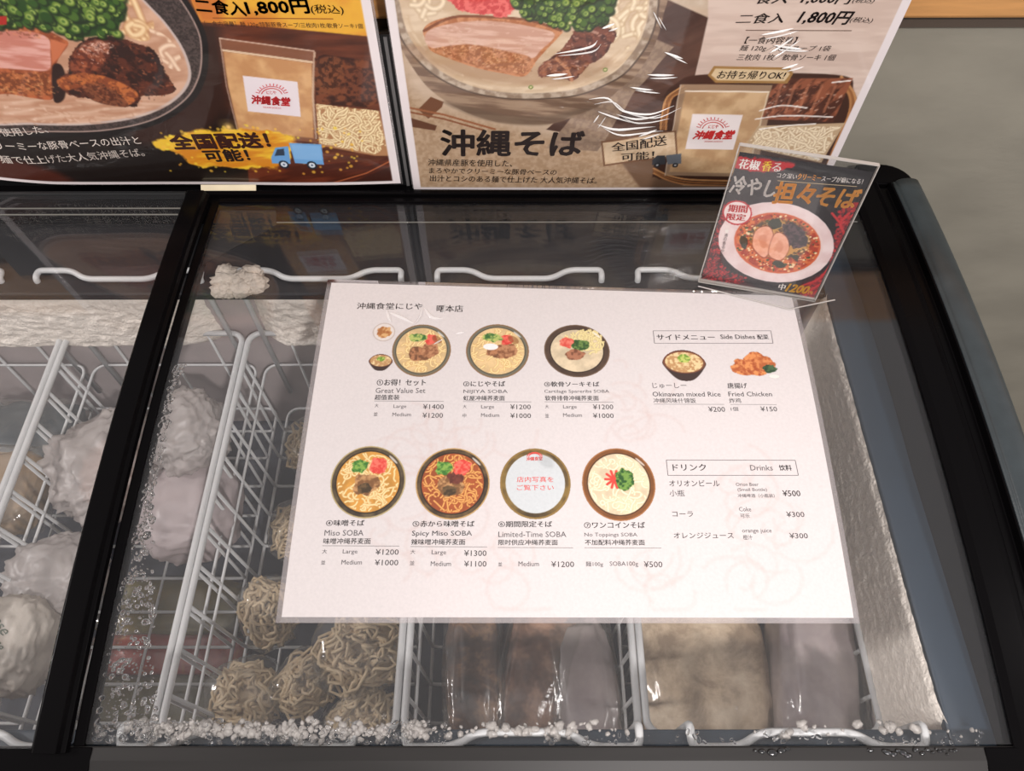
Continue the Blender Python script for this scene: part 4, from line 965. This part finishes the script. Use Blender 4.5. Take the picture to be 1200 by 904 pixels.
p.stroke([(803, 104), (900, 106)], 1.6, (246, 232, 214), .9); p.stroke([(900, 106), (876, 200)], 1.6, (240, 220, 190), .7); p.stroke([(797, 97), (779, 204)], 1, (230, 214, 196), .7)
p.poly([(811, 132), (870, 133), (859, 174), (803, 173)], (242, 232, 230), .7)
p.poly([(906, 94), (925, 90), (999, 90), (976, 142), (892, 138)], (84, 48, 36), 1, n1=((150, 88, 62), 6, 6, 1.0, 3), seed=18)
p.sparkle([(906, 96), (996, 92), (974, 140), (894, 136)], 120, 1.4, [(190, 120, 90), (50, 26, 20), (240, 210, 190)], 9, False, .6)
for k in range(5): p.stroke([(915+16*k, 98), (905+15*k, 130)], 2.4, (200, 130, 96), .5)
p.poly([(888, 146), (990, 143), (962, 190), (872, 170)], (196, 168, 134), 1); nd = p.mask([(890, 148), (985, 147), (960, 188), (874, 170)], False); p.noodles(nd, 120, 2.0, (244, 226, 196), (180, 146, 108), 8, L=9, step=3.6, curl=.3)
for a in ([(890, 128), (915, 122), (945, 125)], [(885, 138), (920, 134), (975, 136)], [(890, 150), (920, 146), (955, 144)], [(975, 95), (996, 93)], [(940, 178), (960, 186)]): p.stroke(a, 1.6, (255, 250, 244), .85, smooth=True)
# tags
p.poly([(829, 86), (836, 75), (925, 77), (929, 84), (922, 96), (838, 95)], (168, 128, 76), .7); p.poly([(833, 86), (838, 78), (922, 80), (925, 85), (919, 93), (840, 92)], (226, 200, 160), .7)
p.poly([(704, 163), (792, 151), (794, 182), (707, 193)], (120, 84, 60), .7); p.poly([(706, 165), (790, 153), (792, 180), (709, 191)], (222, 196, 164), .7, n1=((210, 180, 146), 4, 3), seed=19)
# little grey truck
p.poly([(780, 180), (798, 178), (798, 190), (782, 191)], (104, 110, 118), .6); p.poly([(764, 186), (770, 180), (779, 180), (780, 191), (764, 192)], (58, 60, 66), .6)
for x in (770, 791): c_ = T2([(x, 192)])[0]; p.disc(c_, 3.0, (40, 40, 44)); p.disc(c_, 1.2, (180, 180, 180))
# glossy wrinkles of the loose film are modelled below; white border
e = np.minimum.reduce([U_, PW-U_, (V_)*1.9, PH-V_]); p.put((slice(None), slice(None)), np.clip((7.5-e)/.8+.5, 0, 1), (236, 226, 226))
for u_, v_, a_, b_, g_ in ((262, 40, 75, 34, 1), (250, 82, 48, 40, .8), (330, 150, 30, 45, .5), (330, 70, 60, 40, .5), (175, 140, 60, 30, .35)):
    p.wr[..., 0] = np.maximum(p.wr[..., 0], g_*np.exp(-((U_-u_)/a_)**2-((V_-v_)/b_)**2))
p.wr += .04
PO2 = p.build('poster', map2(1.0), M_paint); tag(PO2, 'beige soup noodle poster on the right, with chopsticks and a pale bowl', 'poster')
m = MB(); m.box((P2X-1.5, 441.2, P2Z-1.5), (P2X+PW+1.5, 442.2, P2Z+PH+1.5)); m.build('laminate_film', M_film, PO2)
L2 = Letters(T2); BK = (34, 22, 20)
L2.put('沖縄そば', (519, 181), (682, 181), (519, 151), BK, .032, .05)
L2.put('沖縄県産豚を使用した、', (502, 193), (600, 194), (502, 185), BK, .008, .1)
L2.put('まろやかでクリーミーな豚骨ベースの', (503, 202), (652, 203.5), (503, 195.5), BK, .008, .1)
L2.put('出汁とコシのある麺で仕上げた 大人気沖縄そば。', (504, 211.5), (699, 213.5), (504, 204), BK, .008, .1)
L2.put('二食入', (861, 25), (916, 24), (861, 13), BK, .03, .2); L2.put('1,800円', (932, 25), (994, 27), (932, 9), BK, .03, .25); L2.put('(税込)', (994, 24.5), (1020, 25.5), (994, 17), BK, .005, .2)
L2.put('一食入', (866, 1.5), (920, 1), (866, -12), BK, .03, .2); L2.put('1,000円', (936, 2), (996, 3), (936, -13), BK, .03, .25); L2.put('(税込)', (997, 1.5), (1022, 2), (997, -6), BK, .005, .2)
L2.line((873, 32.5), (997, 33.5), .7, (110, 84, 72))
L2.put('【一食内容量】', (871, 48.5), (932, 49), (871, 40), BK, .006, .15); L2.put('麺 120g／特製スープ 1袋', (865, 58), (971, 59), (865, 50), BK, .006, .15); L2.put('三枚肉 1枚／軟骨ソーキ 1個', (862, 68), (977, 69), (862, 60.5), BK, .006, .15)
L2.put('お持ち帰りOK!', (839, 90), (918, 91), (839, 80), BK, .012, .15)
L2.put('全国配送', (717, 176), (781, 168), (716, 165), BK, .02); L2.put('可能！', (728, 188), (766, 184), (727, 178), BK, .02)
logo(L2, (835, 156), 47, (196, 44, 44), T2)
L2.build(map2(1.35), PO2)
# loose film wrinkles, glints put in as white colour, in front of the dark board
WR = MB(); rg = random.Random(11)
def wrinkle(P, w, h=4.0):
    Q = smooth_poly(T2(P), 5, False); V = []; F = []
    for i, (u, v) in enumerate(Q):
        t_ = math.sin(math.pi*i/(len(Q)-1)); hh = h*t_; ww = w*t_*.5+.15
        for du, dd in ((ww, .2), (ww*.35, hh*.85), (-ww*.1, hh), (-ww*.5, hh*.7), (-ww, .2)):
            X, Y, Z = map2(1.5+dd)(np.array([u]), np.array([v+du])); V.append((X[0], Y[0], Z[0]))
    for i in range(len(Q)-1):
        for k in range(4): F.append((i*5+k, i*5+k+1, i*5+6+k, i*5+5+k))
    mesh('film_wrinkle', V, F, M_crease, PO2, True)
M_crease = mat('film_crease_glint', (255, 253, 250), .12, alpha=.8, coat=1, coat_rough=.03, spec=1.0)
for P in ([(690, 113), (712, 112), (730, 126), (762, 130), (790, 122)], [(722, 131), (745, 136), (775, 131)], [(758, 84), (790, 85)], [(738, 100), (765, 103)], [(700, 144), (725, 150), (768, 146)], [(748, 158), (770, 150)], [(695, 142), (702, 133)], [(765, 10), (775, 30)], [(778, 58), (800, 66)], [(650, 60), (690, 52), (700, 44)], [(700, 128), (735, 140)], [(900, 60), (930, 40)], [(905, 50), (940, 55)], [(890, 38), (930, 30)], [(915, 78), (935, 72)], [(640, 86), (665, 84)], [(705, 30), (720, 24)]):
    wrinkle(P, 1.3+rg.random()*.9, 2.2); wrinkle([(x+rg.uniform(-3, 3)+6, y+4+rg.uniform(-2, 2)) for x, y in P], .8+rg.random()*.6, 1.6)

# ---- left poster: 426 x 300, x -370..56
P1X, P1Z = -370.0, 16.5
def lift(U, V): return 22*np.clip((75-U)/75, 0, 1)**1.6*np.clip(1-V/200, 0, 1)+4.0*np.sin(U/PW*6.0+1.2)*np.clip(1-V/120, 0, 1)-1.0
def T1(P):
    out = []
    for u, v in P:
        q = ony(u, v, 440); U, V = q[0]-P1X, q[2]-P1Z
        for _ in range(4): Vn = q[2]-P1Z-float(lift(np.array(U), np.array(V))); V = Vn
        out.append((U, V))
    return np.array(out)
def map1(h):
    def f(U, V):
        b = np.clip(1-V/150, 0, 1)
        return P1X+U, 440-h-.6*lift(U, V)*b-1.5*np.sin(U/PW*9)*b-1.2, P1Z+V+lift(U, V)
    return f
p = Paint(0, PW, 0, PH, .8, (96, 48, 30), T1); U_, V_ = p.U, p.V
k = (vnoise(U_/7, V_, 5, 3)-.5)[..., None]; p.c += k*np.array([70, 40, 28])
p.poly([(-80, 90), (200, 130), (262, 120), (290, 215), (-80, 230)], (26, 17, 14), 30, smooth=True); p.poly([(-80, 170), (60, 195), (100, 240), (-80, 240)], (96, 40, 26), 10, .7, smooth=True)
p.poly([(190, -70), (240, -20), (262, 60), (262, 130), (215, 165), (150, 150)], (52, 28, 20), 12, smooth=True)
p.poly([(196, -90), (440, -90), (444, 42), (330, 31), (236, 24), (226, 2)], (236, 176, 58), 1.2, n1=((212, 122, 48), 30, 3, .5, 2), seed=4)
p.poly([(196, -90), (262, -90), (262, 26), (236, 24), (224, 0)], (206, 112, 48), 8, .85)
# tray
p.poly([(290, 196), (330, 190), (444, 186), (462, 178), (470, 222), (292, 222)], (110, 50, 30), 1.2, n1=((78, 34, 22), 6, 4, .2, 6), seed=5)
p.stroke([(385, 214), (430, 200), (462, 184)], 1.6, (186, 104, 62), .8); p.poly([(400, 216), (464, 190), (470, 222)], (62, 30, 22), 1)
# bowl
ob = [(150, -70), (206, -20), (238, 28), (245, 62), (240, 95), (222, 122), (182, 146), (120, 158), (40, 158), (-40, 152), (-90, 120), (-100, 0), (0, -90)]
p.poly(ob, (24, 18, 17), 1, smooth=True)
p.poly(shrink(ob, (85, 35), .955), (176, 150, 140), 1, smooth=True); p.poly(shrink(ob, (85, 34), .943), (52, 42, 40), 1.2, smooth=True, n1=((84, 70, 66), 1.5, 3), seed=6)
sp = [(120, -60), (166, -6), (196, 26), (218, 60), (224, 92), (204, 118), (162, 137), (100, 145), (30, 144), (-40, 138), (-90, 100), (-90, -20), (0, -80)]
p.poly(sp, (206, 186, 178), 1.2, smooth=True); p.poly(shrink(sp, (80, 40), .975), (222, 178, 150), 1.6, smooth=True, n1=((196, 146, 116), 10, 3, .1, 3), seed=7)
cl = p.mask(sp)
for k in range(30):
    y = 112+k*1.2; x = -20+(k*37) % 190
    p.stroke([(x, y+rg.random()*6), (x+20, y+3), (x+46, y-2+rg.random()*5)], 2.6, (240, 206, 180) if k % 2 else (190, 132, 100), .45, smooth=True, clip=cl, soft=2)
nd = p.mask([(120, -20), (160, -5), (180, 20), (176, 44), (158, 44), (136, 30)]); p.noodles(nd, 24, 4.4, (244, 208, 160), (190, 132, 86), 9, L=6, step=7, curl=.45)
nd = p.mask([(176, 30), (205, 50), (214, 80), (196, 76), (186, 56)]); p.noodles(nd, 8, 3.6, (240, 206, 176), (206, 158, 128), 10, L=5, step=6, curl=.3)
# pork belly
p.poly([(-40, 26), (0, 28), (30, 28), (56, 34), (74, 43), (81, 50), (70, 66), (66, 78), (62, 92), (63, 114), (40, 113), (10, 108), (-40, 104)], (192, 104, 62), 1, smooth=True, n1=((150, 74, 42), 6, 5), seed=11)
p.poly([(-40, 33), (10, 34), (40, 36), (58, 44), (60, 60), (58, 80), (30, 80), (0, 78), (-40, 78)], (232, 172, 158), 1.4, smooth=True, n1=((206, 130, 112), 5, 5, -.1, 7), seed=12)
p.poly([(-40, 82), (58, 84), (61, 110), (40, 110), (-40, 100)], (190, 110, 64), 2, n1=((128, 66, 36), 3, 6), seed=13)
p.poly([(60, 44), (80, 50), (70, 66), (62, 74)], (206, 116, 76), 1.5)
p.poly([(62, 78), (72, 74), (78, 90), (76, 114), (64, 116)], (46, 24, 18), 1.5, smooth=True)
# braised rib
p.poly([(68, 92), (80, 82), (84, 62), (96, 48), (112, 41), (136, 42), (165, 50), (182, 58), (190, 74), (200, 92), (206, 106), (190, 110), (168, 112), (158, 124), (130, 120), (104, 114), (80, 108)], (92, 44, 28), 1, smooth=True, n1=((48, 24, 18), 8, 6), rough=2, seed=14)
p.poly([(82, 76), (96, 52), (120, 46), (130, 60), (118, 78), (96, 88)], (170, 88, 56), 3, .75, smooth=True, n1=((110, 50, 34), 3, 6), seed=15)
p.poly([(68, 92), (96, 84), (130, 90), (162, 108), (150, 122), (130, 104), (100, 100), (78, 104)], (212, 120, 62), 1.6, .9, smooth=True, n1=((150, 76, 42), 4, 5), seed=16)
p.poly([(98, 98), (122, 98), (144, 112), (150, 124), (120, 120), (104, 112)], (96, 48, 30), 1.4, .9, smooth=True, n1=((140, 80, 50), 2.4, 6), seed=17)
p.poly([(96, 52), (112, 46), (128, 50), (120, 60), (104, 62)], (236, 190, 170), 3, .6, smooth=True, n1=((150, 80, 60), 2, 8), seed=18)
p.sparkle([(76, 90), (96, 50), (136, 44), (182, 60), (200, 92), (204, 106), (158, 122), (104, 112)], 260, 1.5, [(60, 26, 18), (150, 76, 46), (200, 120, 80), (40, 20, 16), (120, 58, 36)], 3, al=.6)
p.sparkle([(90, 60), (112, 46), (134, 50), (124, 70), (100, 74)], 40, 1.2, [(255, 226, 210), (236, 180, 150)], 4, al=.6)
p.sparkle([(-40, 82), (58, 84), (61, 112), (-40, 102)], 130, 1.6, [(224, 150, 92), (140, 74, 42), (240, 180, 120), (110, 56, 32)], 5, al=.6)
p.sparkle([(-40, 28), (56, 34), (60, 44), (-40, 36)], 60, 1.6, [(120, 60, 34), (224, 150, 100)], 6, al=.6)
p.sparkle([(372, 68), (440, 74), (440, 116), (372, 118)], 120, 1.5, [(170, 100, 64), (50, 24, 18), (210, 150, 100)], 7, al=.6)
p.sparkle([(-20, 120), (160, 128), (130, 142), (-20, 140)], 60, 2.0, [(250, 222, 198), (190, 136, 106)], 8, al=.4)
on = p.mask([(-20, -30), (120, -30), (143, 10), (140, 20), (136, 38), (118, 41), (90, 42), (74, 38), (52, 30), (20, 27), (-20, 24)]); p.poly([(-20, -30), (120, -30), (143, 10), (136, 36), (118, 40), (90, 42), (74, 38), (52, 30), (20, 27), (-20, 24)], (40, 72, 26), 2, smooth=True)
p.onions(on, 330, 4.2, 9); p.poly([(-6, 17), (9, 17), (9, 27), (-6, 28)], (180, 40, 30), 1)
# packs
p.poly([(257, 43), (370, 58), (369, 158), (374, 166), (279, 154)], (150, 100, 74), 1, .75); p.poly([(262, 58), (366, 72), (368, 160), (280, 152), (268, 100)], (224, 176, 124), 2, smooth=False, n1=((200, 146, 98), 14, 3), seed=20)
p.stroke([(258, 43), (368, 58)], 1.4, (220, 190, 170), .8); p.stroke([(262, 57), (366, 71)], 2, (246, 222, 190), .8); p.stroke([(258, 43), (266, 100), (279, 154)], 1.2, (220, 190, 170), .6); p.stroke([(369, 60), (367, 110), (371, 160)], 2, (236, 214, 190), .6)
p.poly([(285, 87), (349, 94), (353, 135), (291, 129)], (240, 228, 232), .7)
p.poly([(369, 66), (380, 62), (440, 70), (444, 118), (430, 124), (371, 120)], (58, 28, 20), 1, n1=((124, 68, 42), 7, 5), seed=21)
p.poly([(372, 70), (398, 66), (402, 90), (386, 108), (371, 104)], (128, 74, 46), 2, .8, smooth=True, n1=((64, 34, 22), 3, 6), seed=22); p.poly([(406, 80), (440, 84), (440, 116), (410, 112)], (112, 60, 38), 2, .8, smooth=True, n1=((60, 30, 22), 3, 6), seed=23)
p.poly([(370, 120), (445, 128), (457, 180), (440, 180), (374, 168)], (190, 140, 96), 1.2, .9); nd = p.mask([(371, 120), (443, 128), (453, 170), (440, 178), (375, 166)], False); p.noodles(nd, 170, 1.9, (248, 224, 178), (170, 118, 74), 11, L=9, step=3.6, curl=.35)
# gold flash
p.poly([(182, 166), (205, 158), (232, 152), (300, 152), (345, 158), (340, 180), (330, 196), (250, 197), (222, 192), (210, 180), (190, 174)], (248, 200, 56), 3, smooth=True, rough=6, n1=((222, 140, 36), 7, 4, .1, 4), seed=24)
rgs = np.random.default_rng(8)
for k in range(150):
    a = rgs.random(2); x = 185+a[0]*240; y = 145+a[1]*58
    if 225 < x < 335 and 156 < y < 192: continue
    c_ = T1([(x, y)])[0]; p.disc(c_, .6+rgs.random()*1.3, (255, 180+int(rgs.random()*60), 70), .7, 1.2)
c_ = T1([(268, 148)])[0]
for r_, al in ((8, .25), (4, .5), (1.8, 1)): p.disc(c_, r_, (255, 210, 120), al, r_)
# blue truck
p.poly([(339, 166), (377, 167), (380, 191), (346, 190)], (112, 168, 222), .7); p.poly([(341, 168), (376, 169), (378, 186), (346, 185)], (132, 184, 232), .7)
p.poly([(318, 184), (323, 172), (338, 170), (341, 191), (319, 191)], (112, 168, 222), .7); p.poly([(322, 182), (325, 174), (333, 173), (334, 181)], (52, 66, 84), .6)
for x in (333, 366):
    c_ = T1([(x, 192)])[0]; p.disc(c_, 5.2, (30, 40, 54)); p.disc(c_, 3.2, (224, 232, 240)); p.disc(c_, 1.2, (80, 100, 130))
e = np.minimum.reduce([U_, PW-U_, (V_)*2.4, PH-V_]); p.put((slice(None), slice(None)), np.clip((8-e)/.8+.5, 0, 1), (236, 226, 226))
for u_, v_, a_, b_, g_ in ((250, 170, 30, 30, .8), (130, 50, 60, 30, .3), (300, 150, 80, 40, .3)):
    p.wr[..., 0] = np.maximum(p.wr[..., 0], g_*np.exp(-((U_-u_)/a_)**2-((V_-v_)/b_)**2))
p.wr += .05
PO1 = p.build('poster', map1(1.0), M_paint); tag(PO1, 'dark brown and orange soup noodle poster on the left, with a blue truck', 'poster')
V = []; F = []; nU = 40
for h in (-1.2, .2):
    for v in (-2, 40, 100, 200, 302):
        for i in range(nU+1):
            X, Y, Z = map1(h)(np.array([-2+(PW+4)*i/nU]), np.array([float(v)])); V.append((X[0], Y[0], Z[0]))
n1 = (nU+1)*5
for j in range(4):
    for i in range(nU):
        a = j*(nU+1)+i; F.append((a, a+nU+1, a+nU+2, a+1)); F.append((a+n1, a+1+n1, a+nU+2+n1, a+nU+1+n1))
bd = [i for i in range(nU+1)]+[j*(nU+1)+nU for j in range(1, 5)]+[4*(nU+1)+i for i in range(nU-1, -1, -1)]+[j*(nU+1) for j in range(3, 0, -1)]
for i in range(len(bd)): F.append((bd[i-1], bd[i], bd[i]+n1, bd[i-1]+n1))
mesh('laminate_film', V, F, M_film, PO1, True)
L1 = Letters(T1); WT = (226, 214, 204); BN = (58, 22, 14)
L1.put('沖縄県産豚を使用した、', (-75, 151), (59, 153), (-75, 142), WT, .004, .1)
L1.put('まろやかでクリーミーな豚骨ベースの出汁と', (-80, 163), (167, 168), (-80, 154), WT, .004, .1)
L1.put('コシのある麺で仕上げた大人気沖縄そば。', (-60, 178), (171, 182.5), (-60, 169), WT, .004, .1)
L1.put('二食入', (232, 12), (290, 17), (233, -4), (40, 24, 20), .03); L1.put('1,800円', (292, 16), (364, 14), (292, -1), (40, 24, 20), .04); L1.put('(税込)', (366, 15), (404, 16), (366, 3), (40, 24, 20), .008)
L1.line((250, 19), (391, 20), .7, (150, 84, 40))
L1.put('［一食内容量］麺 120g/特製豚骨スープ/三枚肉1枚/軟骨ソーキ1個', (242, 29.5), (426, 32.5), (242, 22.5), (60, 34, 24), .006)
L1.put('全国配送！', (205, 175), (318, 171.5), (205, 157), BN, .05); L1.put('可能！', (243, 190), (294, 188), (243, 176), (36, 20, 16), .045)
logo(L1, (319, 116), 46, (206, 44, 50), T1, .06)
L1.build(map1(1.35), PO1)

# backing board, edge strip, paper wedge
BB = MB(); BB.box((-420, 446, -2), (110, 450, 178)); bb = BB.build('backing_board', M_board); tag(bb, 'black board standing behind the two posters, seen in the gap between them', 'board')
m = MB(); m.box((61.2, 444.6, 0), (64.2, 446.0, 176)); o = m.build('edge_strip', M_strip, bb)
WG = empty('folded_card', (-120, 430, 6), 'folded cream card wedged under the left poster above the lid divider', 'card')
m = MB(); a_, b_ = ony(224, 219, 424), ony(291, 219, 424); y0 = 424
m.box((a_[0], 424, 4), (b_[0], 438, 6.5)); o = part(m, 'lower_fold', M_card, parent=WG); bevel(o, .5)
m = MB(); m.add([(a_[0]+3, 427, 6.6), (b_[0]+2, 427, 6.6), (b_[0]+2, 438.0, 15), (a_[0]+3, 438.0, 15), (a_[0]+3, 428.5, 6.4), (b_[0]+2, 428.5, 6.4), (b_[0]+2, 439.0, 14), (a_[0]+3, 439.0, 14)], [(0,1,2,3),(7,6,5,4),(0,4,5,1),(1,5,6,2),(2,6,7,3),(3,7,4,0)]); part(m, 'upper_fold', M_card, parent=WG)

# ================================================================== UPRIGHT CARD IN CLEAR HOLDER
CO = A3([349.7, 314.0, 9.3]); CR = A3([455.1, 290.4, 8.8]); CT = A3([354.5, 332.2, 156.4])
# slide it along the viewing rays until its foot stands on the menu / glass
C_ = CAM['C']; zt_ = 19.0; sc_ = (C_[2]-zt_)/(C_[2]-CO[2]); CO, CR, CT = (C_+(q-C_)*sc_ for q in (CO, CR, CT))
cx_ = (CR-CO); cw = np.linalg.norm(cx_); cx_ /= cw; cy_ = CT-CO; chh = np.linalg.norm(cy_); cy_ /= chh; cn_ = np.cross(cx_, cy_); cn_ /= np.linalg.norm(cn_)
def mapc(h):
    def f(U, V):
        return tuple(CO[i]+cx_[i]*U+cy_[i]*V+cn_[i]*h for i in range(3))
    return f
def TC(P):
    out = []
    for u, v in P:
        d = ray(u, v); t_ = ((CO-C_) @ cn_)/(d @ cn_); q = C_+d*t_-CO; out.append((q @ cx_, q @ cy_))
    return np.array(out)
p = Paint(1.5, cw-1.5, 3, chh-6.5, .42, (34, 30, 34), TC); U_, V_ = p.U, p.V
p.c += (vnoise(U_, V_, 10, 3)-.5)[..., None]*20
p.poly([(852, 184), (870, 184), (910, 188), (931, 194), (912, 201), (880, 201), (856, 196)], (190, 28, 38), 1.5, smooth=True, rough=2.2, seed=3)
def chili(P, n, seed, r=1.4):
    mk = p.mask(P); rg_ = np.random.default_rng(seed); J, I = np.where(mk > .5)
    for k in range(n):
        q = rg_.integers(len(J)); c_ = (p.x[I[q]], p.y[J[q]]); g = rg_.random(); p.disc(c_, r*(.4+rg_.random()), (120+90*g, 20+30*g, 30+26*g), .9, .6)
p.poly([(838, 250), (862, 262), (848, 290), (850, 318), (872, 330), (900, 352), (800, 345)], (84, 24, 30), 5, .8, smooth=True); chili([(838, 245), (858, 255), (843, 300), (855, 318), (875, 328), (820, 338)], 420, 4, .9)
p.poly([(1000, 250), (1012, 240), (985, 330), (965, 352), (930, 340), (970, 315), (980, 280)], (100, 24, 30), 5, .8, smooth=True); chili([(985, 245), (1010, 245), (990, 310), (962, 350), (935, 340), (968, 318), (976, 290)], 420, 5, 1.0)
for a in ([(995, 250), (985, 262), (990, 275)], [(1003, 255), (992, 285), (984, 300)], [(940, 335), (962, 325), (980, 300)], [(975, 250), (985, 262)], [(950, 340), (975, 325)]): p.stroke(a, 2, (196, 44, 48), smooth=True)
# plate
def ep(c, rx, ry, rot=.08, n=30):
    return [(c[0]+rx*math.cos(a)*math.cos(rot)-ry*math.sin(a)*math.sin(rot), c[1]+rx*math.cos(a)*math.sin(rot)+ry*math.sin(a)*math.cos(rot)) for a in np.linspace(0, 2*math.pi, n, endpoint=False)]
p.poly(ep((909.5, 284), 68, 47, .1), (232, 204, 202), .6, n1=((244, 224, 222), 12, 3)); p.poly(ep((912, 285), 53, 37, .12), (238, 214, 210), .8); p.poly(ep((911, 285), 51, 35.5, .12), (214, 96, 50), 1.0)
br = ep((911, 285), 48.5, 33.5, .12); p.poly(br, (176, 56, 30), 1.2, n1=((224, 120, 60), 3, 5), seed=6)
p.poly(ep((914, 280), 36, 24, .1), (88, 62, 36), 3, n1=((206, 150, 70), 2.6, 6), seed=7, smooth=True)
mk = p.mask(ep((912, 277), 36, 20)); p.noodles(mk, 26, .9, (226, 176, 90), (130, 80, 40), 8, L=4, step=4, curl=.4)
rg_ = np.random.default_rng(9); mk = p.mask(br)
J, I = np.where(mk > .5)
for k in range(330):
    q = rg_.integers(len(J)); c_ = A3([p.x[I[q]], p.y[J[q]]]); ctr = TC([(911, 285)])[0]
    d_ = np.hypot((c_[0]-ctr[0])/36, (c_[1]-ctr[1])/27)
    if d_ < .62: continue
    p.disc(c_, .55+rg_.random()*.7, [(240, 196, 140), (250, 226, 180), (150, 40, 24), (60, 80, 40)][rg_.integers(4)], .95, .4)
p.poly([(917, 265), (930, 262), (944, 274), (946, 288), (932, 290), (920, 280)], (44, 34, 40), 1.2, smooth=True, rough=2, n1=((86, 64, 70), 2, 6), seed=10)
for P in ([(906, 309), (912, 305), (920, 312), (912, 314)], [(925, 300), (936, 300), (934, 307)], [(868, 276), (876, 280), (874, 292), (868, 288)], [(900, 260), (912, 256), (916, 266), (904, 268)]): p.poly(P, (44, 50, 34), 1, smooth=True, rough=1.4)
for P in ([(881, 287), (884, 272), (893, 265), (903, 266), (907, 278), (904, 292), (896, 303), (886, 296)], [(900, 298), (906, 276), (914, 272), (923, 279), (925, 292), (919, 303), (911, 306)]):
    p.poly(P, (150, 60, 40), 1.4, .7, smooth=True); p.poly(shrink(P, (sum(a for a, b in P)/len(P), sum(b for a, b in P)/len(P)), .93), (250, 186, 156), .8, smooth=True, n1=((240, 166, 134), 4, 3)); p.poly(shrink(P, (sum(a for a, b in P)/len(P), sum(b for a, b in P)/len(P)), .4), (214, 128, 90), 2, .6, smooth=True, rough=1.5)
p.poly(ep((864, 249.5), 17.5, 14.5), (196, 36, 44), .5, rough=.8); p.poly(ep((864, 249.5), 15.6, 12.8), (246, 226, 222), .5)
CD = p.build('display_card', mapc(0), M_paint); tag(CD, 'small black and red noodle card standing in a clear holder on the menu corner', 'display card')
LC = Letters(TC); WH = (246, 238, 232); OR = (255, 172, 44)
LC.put('花椒', (865, 197), (889, 199.5), (866, 185.5), WH, .03); LC.put('香', (892, 200), (902.5, 201), (892.5, 188), (250, 222, 70), .02); LC.put('る', (904, 200.5), (914, 201.5), (904, 190), WH, .02)
LC.put('コク深い', (910, 208), (933, 210), (911, 202), WH, .01); LC.put('クリーミー', (934, 210), (961, 212), (935, 203), OR, .015); LC.put('スープが癖になる！', (962, 212), (1010, 216), (963, 205.5), WH, .01)
LC.line((911, 211.5), (1004, 218.5), .5, (214, 190, 150))
LC.put('冷やし', (854, 226), (906, 232), (858, 205), WH, .026, .12); LC.put('担々', (905, 238), (952, 240), (908, 213), OR, .03, .12); LC.put('そば', (954, 240), (1002, 245), (957, 217), (244, 176, 84), .03, .12)
LC.put('期間', (853, 248), (875, 249.5), (854, 239.5), (200, 34, 44), .035); LC.put('限定', (851, 257.5), (873, 259), (852, 249.5), (200, 34, 44), .035)
LC.put('中', (911.5, 339), (919, 340), (913, 332), WH, .03); LC.put('1200', (920, 341), (946, 344.5), (922, 332), (248, 190, 50), .045, .3); LC.put('円', (946.5, 344.5), (951, 345), (947, 341), (248, 190, 50), .02)
for i, ch in enumerate('ラー油の香るやみつき'):
    x = 850.5-i*1.05; y = 268+i*4.6; LC.put(ch, (x, y), (x+4, y+.3), (x, y-4), (60, 40, 40) if i > 1 else WH, .006)
LC.build(mapc(.35), CD)
def slab(x0, x1, y0, y1, h0, h1):
    m = MB(); V = [CO+cx_*x+cy_*y+cn_*h for h in (h0, h1) for x, y in ((x0, y0), (x1, y0), (x1, y1), (x0, y1))]
    m.add(V, [(0,3,2,1),(4,5,6,7),(0,1,5,4),(1,2,6,5),(2,3,7,6),(3,0,4,7)]); return m
slab(-.3, cw+.3, -.3, chh+.3, -1.6, -.5).build('holder_back', M_acryl, CD)
slab(-.3, cw+.3, -.3, chh+.3, .9, 1.8).build('holder_front', M_acryl, CD)
M_edge = mat('acrylic_edge', (196, 190, 184), .15, coat=.5, alpha=.75)
for a in ((-.6, .1, -.3, chh+.3), (cw-.1, cw+.6, -.3, chh+.3), (0, cw, chh-.2, chh+.6), (0, cw, -.6, .2), (0, cw, 2.4, 2.7)):
    slab(*a, -1.7, 1.9).build('holder_edge', M_edge, CD)
# foot: clear plate bent forward, resting on the menu
ft = [onarc(*q, 1.6) for q in ((819, 334), (955, 350), (926, 363), (846, 344))]
ft = [onarc(*q, 1.6) for q in ((818, 336), (955, 350), (978, 352), (925, 363))]
m = MB(); V, F = tri([(x, s) for x, s in (ft[0], ft[3], ft[2], ft[1])], 2.6, 1.2); m.add(V, F); m.build('holder_foot', M_acryl, CD)
m = MB(); m.tube([(x, *arc(s, 2.2)) for x, s in (ft[0], ft[3], ft[2])], .6, 6); m.build('foot_edge', M_edge, CD)
